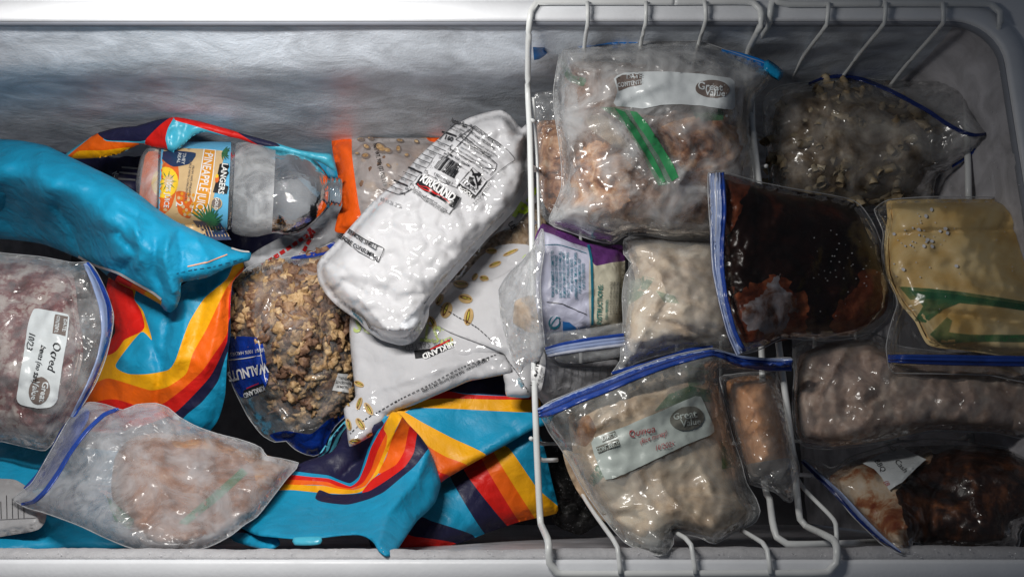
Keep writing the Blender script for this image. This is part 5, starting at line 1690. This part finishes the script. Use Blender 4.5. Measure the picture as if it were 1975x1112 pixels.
# nutrition facts pouch
o_nf = [(1030, 690), (1040, 680), (1056, 680), (1085, 696), (1130, 700), (1190, 694), (1200, 730), (1170, 760), (1110, 780), (1060, 790), (1040, 768), (1026, 752), (1024, 715)]
t = thing('food_pouch', 'grey food pouch with a nutrition label below the fish package, at the basket rail', 'pouch', at_base(o_nf, -.17))
S_nf = Sheet(o_nf, [(1026, 740, -.075), (1040, 685, -.080), (1190, 700, -.13), (1160, 770, -.13), (1060, 790, -.11)], .012, 20, noise=[('cr', .0025, 40, 7)])
build('skin', S_nf, [M['facts']], t, 5, bottom=.03)
p = Print(S_nf)
p.poly([(1024, 716), (1034, 684), (1049, 676), (1052, 700), (1048, 730), (1043, 752), (1030, 757), (1025, 745)], M['white_ink'], smooth=True)
p.text('Nutrition Facts', 1033, 716, 13, -78, M['blk'], bold=.03, sx=.72)
p.text('8 servings per container\nServing size', 1043, 727, 5.5, -78, M['blk'], sx=.7, sub=False)
for i in range(9):
    p.line([(1060 + i * 14, 706 + i * .5), (1056 + i * 14, 736)], .9, M['ink_grey'])
p.line([(1058, 706), (1180, 708)], .9, M['ink_grey'])
p.done('print', t)

# pale chicken bag under the sauce bag
o_ck = [(1204, 462), (1222, 454), (1250, 452), (1300, 454), (1380, 458), (1420, 470), (1425, 560), (1425, 640), (1420, 682), (1380, 676), (1330, 672), (1260, 688), (1226, 700), (1196, 718), (1178, 722), (1196, 695), (1198, 660), (1202, 620), (1200, 570), (1206, 530), (1218, 508), (1203, 490)]
t = thing('freezer_bag', 'clear zip bag of pale chicken pieces between the fish package and the dark sauce', 'freezer bag', at_base(o_ck, -.15), ZG)
ctl = [(1204, 462, -.115), (1300, 454, -.115), (1420, 470, -.12), (1420, 680, -.075), (1300, 676, -.075), (1180, 720, -.070), (1202, 600, -.095), (1320, 560, -.085)]
S_ck = Sheet(o_ck, ctl, .026, 55, noise=[('fbm', .004, 70, 111), ('ridge', 0.0046, 50, 112), ('ridge', 0.0020, 22, 1112), ('cr', .0012, 24, 113)], creases=[([(1205, 492), (1240, 486), (1300, 480), (1370, 484)], .006, 6), ([(1240, 500), (1270, 530), (1278, 560), (1262, 590)], .007, 6), ([(1268, 565), (1262, 590), (1245, 625), (1225, 680)], .006, 6), ([(1218, 520), (1218, 560), (1212, 590)], .004, 5)])
S_ckc = Sheet([(1210, 470), (1260, 460), (1380, 464), (1410, 500), (1418, 600), (1410, 650), (1340, 662), (1280, 665), (1225, 680), (1206, 660), (1210, 600), (1225, 540)], ctl, .026, 50, noise=[('fbm', .004, 70, 111), ('fold', .008, 26, 20), ('ridge', .006, 50, 6)], under=S_ck, gap=.0015)
build('chicken', S_ckc, [M['chicken']], t, 6, bottom=.04)
p = Print(S_ckc, .0004)
p.poly([(1212, 545), (1240, 532), (1262, 538), (1240, 570), (1210, 590)], M['film_green'])
p.poly([(1265, 560), (1300, 570), (1310, 585), (1280, 582)], M['film_green'])
p.split('inner_zip_strip', t)
build('film', S_ck, [M['film']], t, 6, bottom=.045)
ribbon('zip_strip', S_ck, [(1180, 720, 6), (1212, 711, 9), (1250, 702, 11), (1290, 688, 9), (1330, 674, 7), (1375, 668, 4)], 8, [M['zip']], t, ridges=2)

# log of minced meat
o_lg = [(1388, 728), (1410, 722), (1440, 718), (1488, 718), (1500, 726), (1512, 760), (1524, 810), (1532, 860), (1542, 905), (1534, 940), (1527, 968), (1512, 964), (1498, 950), (1470, 940), (1446, 932), (1436, 900), (1420, 850), (1404, 790)]
t = thing('food_log', 'orange brown log of minced meat in clear film, upright beside the labelled bag', 'frozen log', at_base(o_lg, -.16))
ctl = [(1388, 728, -.105), (1500, 722, -.100), (1540, 900, -.078), (1525, 965, -.075), (1440, 930, -.085), (1470, 820, -.086)]
S_lg = Sheet(o_lg, ctl, .040, 50, inset=0, noise=[('cr', .0022, 34, 4)], creases=[([(1418, 760), (1430, 775)], .003, 4), ([(1424, 820), (1450, 790)], .0045, 4), ([(1430, 830), (1460, 815)], .0035, 4), ([(1500, 935), (1520, 900)], .006, 7), ([(1506, 950), (1534, 926)], .005, 6), ([(1400, 730), (1430, 745), (1450, 724)], .005, 5)])
S_lgc = Sheet([(1402, 736), (1440, 724), (1488, 726), (1500, 760), (1514, 820), (1524, 890), (1516, 906), (1490, 916), (1455, 918), (1440, 900), (1424, 840), (1410, 790)], ctl, .042, 50, noise=[('fbm', .0012, 24, 4)], under=S_lg, gap=.0008)
build('meat', S_lgc, [M['log'], M['logend']], t, 5, [([(1430, 900), (1450, 893), (1480, 888), (1524, 884), (1530, 930), (1440, 930)], 1)], bottom=.045)
build('film', S_lg, [M['film_thin']], t, 5, bottom=.05)

# labelled bag in front, with the long blue zip
o_q0 = [(1086, 868), (1120, 880), (1160, 960), (1180, 1010), (1146, 990), (1112, 944), (1094, 905)]
t = thing('meat_bag', 'small pinkish brown meat bag peeking out left of the labelled chicken bag', 'freezer bag', at_base(o_q0, -.15))
S_q0 = Sheet(o_q0, [(1086, 868, -.125), (1160, 960, -.10), (1112, 944, -.115), (1180, 1010, -.085)], .012, 18, noise=[('cr', .002, 30, 4)])
build('meat', S_q0, [M['quinoa']], t, 5, bottom=.02)
o_q = [(1038, 792), (1056, 776), (1100, 757), (1150, 738), (1210, 714), (1280, 690), (1330, 678), (1376, 671), (1410, 682), (1440, 690), (1480, 691), (1528, 690), (1526, 712), (1480, 716), (1430, 714), (1384, 710), (1390, 750), (1402, 800), (1416, 850), (1430, 890), (1440, 930), (1458, 960), (1466, 985), (1458, 1005), (1440, 1016), (1410, 1030), (1385, 1046), (1372, 1047), (1350, 1036), (1322, 1030), (1300, 1026), (1299, 1048), (1284, 1068), (1270, 1071), (1240, 1064), (1205, 1045), (1182, 1020), (1160, 992), (1138, 962), (1118, 930), (1100, 895), (1080, 862), (1060, 835), (1050, 815)]
t = thing('freezer_bag', 'zip bag of beige chicken with red handwriting on its label and long blue zip', 'freezer bag', at_base(o_q, -.12), ZG)
ctl = [(1038, 792, -.055), (1150, 738, -.050), (1280, 692, -.048), (1376, 672, -.045), (1528, 700, -.050), (1400, 712, -.070), (1440, 880, -.080), (1466, 985, -.060), (1380, 1044, -.022), (1285, 1066, -.002), (1205, 1045, -.028), (1118, 930, -.065), (1060, 835, -.065), (1250, 880, -.060), (1250, 980, -.050)]
S_q = Sheet(o_q, ctl, .034, 70, noise=[('fbm', .004, 80, 121), ('ridge', 0.0040, 60, 122), ('ridge', 0.0018, 27, 1122), ('cr', .0010, 24, 123)],
            creases=[([(1120, 815), (1150, 822), (1180, 802), (1205, 790)], .005, 6), ([(1200, 780), (1212, 765), (1205, 800)], .004, 6), ([(1100, 800), (1115, 850), (1160, 930)], .005, 8), ([(1320, 850), (1350, 900), (1380, 960)], .004, 8), ([(1190, 980), (1240, 970), (1300, 985)], .005, 9), ([(1160, 990), (1230, 1000), (1290, 1030)], -.005, 9), ([(1280, 950), (1330, 990), (1370, 1040)], .006, 12), ([(1360, 740), (1366, 700)], .005, 6)])
S_qc = Sheet([(1098, 806), (1140, 780), (1220, 752), (1320, 728), (1376, 738), (1392, 800), (1410, 870), (1434, 950), (1452, 985), (1430, 1012), (1380, 1036), (1310, 1018), (1285, 1030), (1240, 1050), (1195, 1025), (1150, 965), (1110, 890)], ctl, .034, 60, noise=[('fbm', .004, 80, 121), ('lump', .018, 78, 6), ('fold', .005, 26, 60)], under=S_q, gap=.0016)
build('chicken', S_qc, [M['quinoa'], M['crumble2'], M['tan']], t, 6, [([(1105, 815), (1135, 800), (1150, 830), (1130, 860), (1108, 850)], 1), ([(1290, 740), (1405, 730), (1412, 780), (1380, 830), (1300, 860)], 2)], bottom=.05)
p = Print(S_qc, .0004)
p.poly([(1134, 926), (1160, 880), (1180, 860), (1172, 910), (1146, 938)], M['gzin'])
p.poly([(1262, 792), (1290, 760), (1330, 744), (1368, 752), (1372, 775), (1330, 772)], M['gzin'])
p.poly([(1320, 722), (1370, 712), (1372, 735), (1330, 748)], M['film_green'])
p.poly([(1390, 850), (1412, 850), (1412, 900), (1392, 905)], M['gzin'])
p.split('inner_zip_strip', t)
M['film_q'] = film('labelled_bag_film', .26, (.84, .86, .84), rough=.13, bs=55, bst=.55, hv=.6, gl=.7)
build('film', S_q, [M['film_q']], t, 6, bottom=.055)
ribbon('zip_strip', S_q, [(1038, 796, 18), (1060, 790, 24), (1110, 768, 25), (1160, 749, 24), (1230, 720, 22), (1290, 699, 19), (1340, 686, 16), (1376, 680, 13), (1400, 686, 16), (1430, 696, 21), (1480, 702, 24), (1527, 703, 24)], 20, [M['zip'], M['zipd'], M['zipl']], t, ridges=3, mats2=lambda q: 2 if q < .12 else (1 if .45 < q < .6 else 0), rise=.0014)
p = Print(S_q)
p.poly([(1140, 853), (1146, 844), (1170, 834), (1210, 820), (1260, 798), (1310, 776), (1340, 763), (1351, 764), (1358, 778), (1376, 822), (1377, 832), (1368, 839), (1320, 858), (1270, 882), (1220, 906), (1180, 923), (1168, 924), (1158, 905), (1146, 875)], M['label_g'], step=6)
p.poly([(1160, 842), (1186, 830), (1190, 842), (1163, 853)], M['ovalg'])
p.text('DATE:', 1176, 842, 11, -19, M['label_g'], bold=.03)
p.poly([(1150, 862), (1192, 846), (1196, 856), (1155, 874)], M['ovalg'])
p.text('CONTENTS:', 1173, 861, 11, -20, M['label_g'], bold=.03, sx=.74)
p.ell(1324, 806, 33, 23, -8, M['ovalg'], step=5, n=28)
p.text('Great', 1319, 801, 19, -8, M['label_g'], bold=.02)
p.text('Value', 1331, 814, 17, -6, M['label_g'], bold=.02)
p.text('Quinoa', 1236, 832, 19, -12, M['ink_redpen'], shear=.25, sx=.9)
p.text('(Rice money)', 1259, 843, 14, -19, M['ink_redpen'], shear=.25, sx=.72)
p.text('10/2025', 1280, 860, 14, -15, M['ink_redpen'], shear=.25, sx=.85)
p.done('paper_label', t)

# ------------------------------------------------------------------ contents of the right basket
# pasta bag
M['film_pa'] = film('frosty_pasta_bag_film', .16, (.8, .8, .80), rough=.10, bst=.5, gl=.7, hv=.9)
M['pasta_s'] = food('brown_pasta_sauce', [(.36, (.05, .03, .015)), (.50, (.22, .16, .10)), (.66, (.50, .44, .34))], 26, .45, 90, .5)
o_pa = [(1470, 200), (1484, 178), (1506, 165), (1540, 160), (1570, 156), (1610, 145), (1660, 148), (1700, 155), (1740, 150), (1790, 148), (1826, 156), (1850, 172), (1872, 205), (1890, 232), (1912, 256), (1890, 282), (1868, 304), (1832, 326), (1806, 340), (1800, 370), (1790, 400), (1700, 410), (1500, 400), (1482, 330), (1474, 260)]
t = thing('freezer_bag', 'open zip bag of sauced pasta in the back right corner of the freezer', 'freezer bag', at_base(o_pa, -.22), ZG)
ctl = [(1470, 200, -.13), (1610, 146, -.115), (1740, 150, -.13), (1826, 158, -.10), (1912, 256, -.050), (1832, 326, -.10), (1790, 400, -.15), (1500, 400, -.15), (1640, 280, -.11), (1760, 240, -.10)]
S_pa = Sheet(o_pa, ctl, .026, 60, noise=[('fbm', .004, 80, 131), ('ridge', 0.0034, 60, 132), ('ridge', 0.0015, 27, 1132), ('cr', .001, 26, 133)], creases=[([(1632, 158), (1652, 180), (1672, 192)], .005, 5), ([(1800, 152), (1840, 168), (1868, 205)], .006, 6), ([(1810, 180), (1860, 225)], .005, 5), ([(1836, 175), (1868, 226)], .004, 4), ([(1800, 240), (1798, 300), (1780, 350)], .004, 6)])
o_pc = [(1490, 240), (1505, 190), (1550, 166), (1620, 154), (1690, 175), (1760, 205), (1788, 240), (1796, 300), (1790, 345), (1760, 392), (1640, 398), (1520, 392), (1492, 330)]
S_pac = Sheet(o_pc, ctl, .022, 55, noise=[('lump', .006, 36, 3)], under=S_pa, gap=.003)
build('sauce_mass', S_pac, [M['pasta_s']], t, 7, bottom=.06)
a_ = chunks('pasta_pieces', S_pac, o_pc, 170, .0100, [M['pasta']], t, 'pasta', 11, .6)
a_['kind'] = 'stuff'
build('film', S_pa, [M['film_pa']], t, 6, bottom=.065)
ribbon('zip_strip', S_pa, [(1560, 162, 4), (1590, 150, 6), (1625, 147, 7), (1665, 154, 7), (1710, 172, 7), (1750, 192, 7), (1790, 214, 7), (1826, 238, 7), (1856, 254, 6), (1882, 260, 5), (1908, 256, 4)], 6, [M['zipd']], t, ridges=2)
ribbon('zip_strip', S_pa, [(1906, 260, 4), (1888, 282, 6), (1866, 302, 6), (1838, 320, 5)], 6, [M['zip']], t, ridges=2)

o_bl = [(1790, 330), (1830, 318), (1860, 340), (1862, 400), (1800, 410)]
t = thing('freezer_bag', 'small blue bag corner showing between the pasta bag and the yellow broth', 'freezer bag', at_base(o_bl, -.24), ZG)
S_bl = Sheet(o_bl, [(1790, 330, -.21), (1860, 340, -.20), (1800, 410, -.21)], .01, 16, noise=[('cr', .003, 25, 5)])
build('film', S_bl, [M['zipd']], t, 6, bottom=.02)

# chicken bag under the broth
o_ch = [(1530, 670), (1560, 654), (1610, 645), (1680, 642), (1716, 655), (1740, 668), (1850, 680), (2030, 682), (2030, 850), (1975, 846), (1920, 834), (1860, 832), (1800, 832), (1740, 842), (1690, 855), (1640, 862), (1590, 866), (1550, 860), (1534, 840), (1528, 780), (1532, 720)]
t = thing('freezer_bag', 'clear bag of dim pinkish chicken below the yellow broth bag', 'freezer bag', at_base(o_ch, -.22), ZG)
ctl = [(1530, 670, -.115), (1680, 645, -.115), (2030, 690, -.085), (1800, 690, -.095), (2030, 850, -.062), (1880, 790, -.070), (1800, 834, -.085), (1590, 866, -.10), (1528, 780, -.105), (1700, 750, -.085)]
S_ch = Sheet(o_ch, ctl, .028, 30, noise=[('fbm', .005, 80, 141), ('ridge', 0.0046, 60, 142), ('ridge', 0.0020, 27, 1142), ('cr', .0012, 24, 143)], creases=[([(1560, 780), (1600, 720), (1640, 660)], .006, 5), ([(1690, 720), (1706, 690)], .005, 6)])
S_chc = Sheet([(1540, 690), (1600, 660), (1680, 655), (1740, 680), (2026, 692), (2026, 846), (1900, 832), (1800, 828), (1700, 850), (1600, 860), (1545, 848), (1532, 780)], ctl, .026, 22, noise=[('lump', .014, 58, 8), ('fbm', .005, 40, 9)], under=S_ch, gap=.0015)
build('chicken', S_chc, [M['dimmeat']], t, 6, bottom=.05)
build('film', S_ch, [M['film_dim']], t, 6, bottom=.055)
S_chc2 = S_chc

# rubbed meat bag, bottom right
M['film_ru'] = film('glossy_dark_bag_film', .02, (.7, .7, .72), rough=.08, bst=.4, gl=.6)
o_ru = [(1546, 884), (1580, 890), (1605, 902), (1640, 880), (1690, 864), (1740, 850), (1800, 846), (1860, 850), (1930, 860), (2000, 872), (2030, 900), (2030, 1000), (1980, 1010), (1966, 1030), (1964, 1054), (1900, 1060), (1840, 1062), (1790, 1054), (1760, 1044), (1759, 1068), (1748, 1071), (1728, 1064), (1700, 1048), (1672, 1022), (1640, 990), (1612, 954), (1584, 924)]
t = thing('freezer_bag', 'zip bag of dark spice-rubbed meat with a pale folded corner, at the front right', 'freezer bag', at_base(o_ru, -.18), ZG)
ctl = [(1546, 884, -.13), (1605, 902, -.12), (1740, 850, -.15), (2030, 900, -.066), (1970, 1050, -.050), (1870, 900, -.075), (1880, 1056, -.045), (1820, 1060, -.060), (1760, 1040, -.03), (1745, 1070, -.004), (1640, 990, -.085), (1700, 920, -.095)]
S_ru = Sheet(o_ru, ctl, .022, 60, noise=[('fbm', .005, 70, 151), ('ridge', 0.0034, 50, 152), ('ridge', 0.0015, 22, 1152)], creases=[([(1782, 880), (1730, 935), (1745, 985), (1762, 1040)], .012, 14), ([(1850, 1020), (1960, 1035)], .004, 6), ([(1850, 870), (1800, 960), (1790, 1050)], -.008, 26)])
pale_c = [(1590, 880), (1640, 870), (1700, 868), (1760, 862), (1800, 880), (1770, 905), (1738, 935), (1730, 955), (1742, 990), (1756, 1030), (1762, 1080), (1700, 1080), (1590, 950)]
S_ruc = Sheet([(1600, 920), (1640, 892), (1690, 874), (1760, 860), (1860, 858), (1960, 870), (2020, 900), (2020, 995), (1960, 1010), (1940, 1050), (1840, 1054), (1770, 1044), (1752, 1062), (1710, 1046), (1660, 1002), (1620, 955)], ctl, .022, 50, noise=[('fbm', .006, 40, 9), ('lump', .006, 60, 3)], under=S_ru, gap=.0012)
build('meat', S_ruc, [M['rub'], M['rub_l']], t, 6, [(ragged(pale_c, 9, 26), 1)], rsmooth=False, bottom=.04)
build('film', S_ru, [M['film_ru']], t, 6, bottom=.045)
ribbon('zip_strip', S_ru, [(1548, 888, 8), (1580, 918, 12), (1620, 955, 15), (1660, 998, 15), (1700, 1036, 11), (1738, 1064, 5)], 10, [M['zipd'], M['zipl']], t, ridges=2, mats2=lambda q: 1 if q < .5 else 0)
p = Print(S_ru)
p.poly([(1664, 894), (1700, 875), (1735, 858), (1750, 868), (1786, 886), (1762, 906), (1738, 930), (1716, 946), (1700, 920), (1686, 905)], M['label'], step=6)
p.text('BBQ', 1697, 898, 14, 55, M['blk'], shear=.2)
p.text('Cash', 1738, 899, 15, 48, M['blk'], shear=.2)
p.text('C3', 1722, 866, 11, 40, M['blk'], shear=.2)
p.text('(B', 1711, 932, 12, 60, M['ink_redpen'], shear=.2)
p.done('paper_label', t)

# dark sauce bag
o_sa = [(1366, 334), (1374, 330), (1400, 332), (1430, 341), (1470, 352), (1520, 362), (1580, 372), (1640, 384), (1662, 398), (1684, 430), (1700, 470), (1712, 520), (1724, 560), (1722, 592), (1708, 616), (1680, 640), (1640, 652), (1590, 657), (1540, 654), (1510, 652), (1492, 660), (1470, 672), (1440, 681), (1424, 682), (1410, 650), (1396, 606), (1382, 556), (1376, 500), (1370, 440), (1366, 380)]
t = thing('freezer_bag', 'zip bag of nearly black sauce with rust red edges, its blue zip running upright', 'freezer bag', at_base(o_sa, -.08), ZG)
ctl = [(1366, 334, -.030), (1376, 500, -.035), (1424, 682, -.030), (1500, 356, -.060), (1650, 390, -.085), (1724, 570, -.085), (1600, 655, -.080), (1500, 655, -.055), (1550, 500, -.055)]
S_sa = Sheet(o_sa, ctl, .022, 50, noise=[('fbm', .004, 80, 161), ('cr', .0018, 60, 162)], creases=[([(1500, 600), (1530, 560), (1556, 520)], .004, 9), ([(1554, 585), (1560, 640)], .005, 9)])
edge_r = [(1395, 325), (1460, 345), (1448, 365), (1430, 400), (1415, 450), (1408, 520), (1406, 600), (1380, 560), (1380, 400)]
ice_p = [(1432, 590), (1460, 574), (1484, 560), (1486, 536), (1504, 528), (1510, 555), (1530, 570), (1545, 592), (1520, 618), (1502, 650), (1470, 640), (1440, 625)]
red_p = [(1530, 565), (1556, 568), (1556, 640), (1540, 656), (1480, 668), (1440, 690), (1462, 655), (1500, 640), (1520, 610)]
red2 = [(1600, 600), (1640, 560), (1680, 520), (1710, 530), (1730, 570), (1716, 610), (1670, 640), (1620, 650)]
S_sac = Sheet([(1390, 338), (1430, 345), (1500, 362), (1630, 386), (1660, 405), (1694, 470), (1714, 560), (1704, 606), (1640, 644), (1540, 650), (1480, 664), (1445, 670), (1420, 620), (1402, 560), (1392, 480), (1386, 400)], ctl, .022, 46, noise=[('fbm', .004, 80, 161), ('fbm', .003, 26, 8)], under=S_sa, gap=.0012)
build('sauce', S_sac, [M['sauce'], M['sauce_r'], M['ice']], t, 5, [(ragged(edge_r, 16, 40), 1), (ragged(red_p, 9), 1), (ragged(red2, 14, 30), 1), (ragged([(1410, 580), (1500, 530), (1540, 570), (1520, 640), (1440, 660)], 10), 1), (ragged(ice_p, 9, 16), 2)], rsmooth=False, bottom=.028)
M['film_sa'] = film('dark_bag_film', .006, (.7, .7, .72), rough=.12, bst=.2, gl=.25)
build('film', S_sa, [M['film_sa']], t, 6, bottom=.032)
ribbon('zip_strip', S_sa, [(1382, 334, 30), (1386, 400, 31), (1384, 460, 28), (1386, 520, 24), (1396, 580, 20), (1412, 640, 20), (1430, 680, 22)], 24, [M['zipl'], M['zip'], M['zipw']], t, ridges=5, mats2=lambda q: 1 if q < .28 else (2 if .5 < q < .62 or q > .9 else 0), rise=.0016)
p = Print(S_sa)
rs = random.Random(9)
for i in range(46):
    x, y = rs.gauss(1625, 38), rs.gauss(510, 55)
    if 1560 < x < 1700 and 410 < y < 610:
        p.ell(x, y, rs.uniform(.6, 1.7), rs.uniform(.5, 1.2), 0, M['crystal'], n=6, lift=False)
p.done('frost_specks', t)['kind'] = 'stuff'

# yellow broth bag
o_br = [(1686, 404), (1700, 392), (1715, 385), (1760, 381), (1810, 379), (1880, 380), (1970, 381), (2035, 384), (2035, 722), (1900, 722), (1800, 720), (1722, 718), (1713, 700), (1709, 670), (1714, 640), (1722, 612), (1731, 584), (1722, 555), (1706, 530), (1700, 490), (1704, 450), (1694, 424)]
t = thing('freezer_bag', 'flat zip bag of yellow broth with green stripes at the right edge', 'freezer bag', at_base(o_br, -.11), ZG)
ctl = [(1686, 404, -.085), (1810, 380, -.060), (2035, 384, -.045), (2035, 720, -.035), (1722, 718, -.060), (1730, 584, -.075), (1850, 550, -.050)]
S_br = Sheet(o_br, ctl, .020, 34, noise=[('fbm', .003, 120, 171), ('cr', .0012, 70, 172)], creases=[([(1686, 404), (1706, 440), (1708, 470)], .004, 5), ([(1728, 520), (1734, 590), (1720, 640)], .004, 5), ([(1730, 608), (1752, 592), (1740, 604)], .005, 5), ([(1720, 452), (1800, 446), (1880, 448), (2000, 440)], -.005, 8), ([(1935, 384), (1945, 420), (1930, 444)], -.003, 7), ([(1740, 600), (1850, 606), (2000, 625)], -.004, 10)])
S_brc = Sheet([(1712, 388), (1760, 384), (1960, 384), (2030, 388), (2030, 676), (1850, 674), (1790, 664), (1765, 620), (1740, 590), (1718, 552), (1708, 520), (1706, 460), (1712, 420)], ctl, .022, 26, noise=[('fbm', .003, 120, 171), ('fbm', .0015, 40, 5)], under=S_br, gap=.0010)
build('broth', S_brc, [M['broth']], t, 6, bottom=.032)
p = Print(S_brc, .0004)
p.poly([(1734, 552), (1790, 556), (1850, 562), (1920, 572), (2030, 590), (2030, 608), (1920, 590), (1850, 578), (1800, 575), (1756, 578)], M['gzin'], step=8)
p.poly([(1756, 560), (1830, 566), (1930, 580), (2030, 594), (2030, 606), (1930, 592), (1850, 584), (1820, 596), (1786, 622), (1764, 618), (1780, 590)], M['gzin'], step=8)
p.poly([(1794, 644), (1812, 626), (1826, 612), (1836, 618), (1830, 640), (1870, 645), (2030, 645), (2030, 660), (1870, 658), (1816, 664)], M['gzin'], step=8)
p.split('inner_zip_strip', t)
M['film_br'] = film('broth_bag_film', .04, (.7, .7, .72), rough=.12, bst=.2, gl=.35)
build('film', S_br, [M['film_br']], t, 6, bottom=.036)
ribbon('zip_strip', S_br, [(1714, 691, 15), (1760, 692, 18), (1850, 694, 20), (2030, 697, 20)], 18, [M['zip'], M['zipd']], t, ridges=3, mats2=lambda q: 1 if .5 < q < .75 else 0)
p = Print(S_br)
for i in range(60):
    x, y = rs.gauss(1775, 30), rs.gauss(460, 38)
    if i > 45:
        x, y = rs.uniform(1730, 1960), rs.uniform(400, 620)
    r = rs.choice([1.2, 1.6, 2.2, 4.0]) if i < 46 else 1
    p.ell(x, y, r, r * .8, rs.uniform(0, 90), M['crystal'], n=7, lift=False)
p.done('frost_specks', t)['kind'] = 'stuff'

# welded edge of every zip bag: a thin bright line of doubled film
M['seam'] = film('doubled_film_edge', .55, (.8, .82, .85), rough=.15, bst=.1, hv=.3)
for S_ in (S_b, S_m, S_sl, S_ck, S_q, S_pa, S_ch, S_ru, S_sa, S_br, S_k, S_w, S_lg):
    pts = S_.out[::2]
    X = np.array([q[0] for q in pts])
    Y = np.array([q[1] for q in pts])
    Z = S_.z(X, Y)
    path = [tuple(q) for q in PA(X, Y, Z)]
    path.append(path[0])
    tube('edge_seam', path, .00055, M['seam'], S_.obj.parent, 5, smooth=False, px=False)

# loose frost crumbs on the ledge and the side wall
rg = np.random.RandomState(12)
V, Fa = [], []
tet = np.array([(1, 0, -.5), (-.5, .87, -.5), (-.5, -.87, -.5), (.1, 0, 1)])
for i in range(380):
    if i < 260:
        x = rg.uniform(XL + .1, XR - .03)
        pos = np.array([x, YF + .001 + abs(rg.normal(0, .0035)), -.0035 - abs(rg.normal(0, .0018))])
        r = rg.uniform(.0002, .0008)
    else:
        z = -rg.uniform(.01, .2)
        pos = np.array([XR - .03 * -z - .001, rg.uniform(YF + .1, YB - .05), z])
        r = rg.uniform(.0004, .0010)
    b0 = len(V)
    q = np.array(Matrix.Rotation(rg.uniform(0, 6), 3, 'Z') @ Matrix.Rotation(rg.uniform(0, 6), 3, 'X'))
    V += [tuple(w) for w in (tet * r) @ q.T + pos]
    Fa += [(b0, b0 + 1, b0 + 2), (b0, b0 + 3, b0 + 1), (b0 + 1, b0 + 3, b0 + 2), (b0 + 2, b0 + 3, b0)]
cr_ = new_mesh_obj('frost_crumbs', V, Fa, M['crystal'], None, fz, smooth=False)
cr_['kind'] = 'stuff'
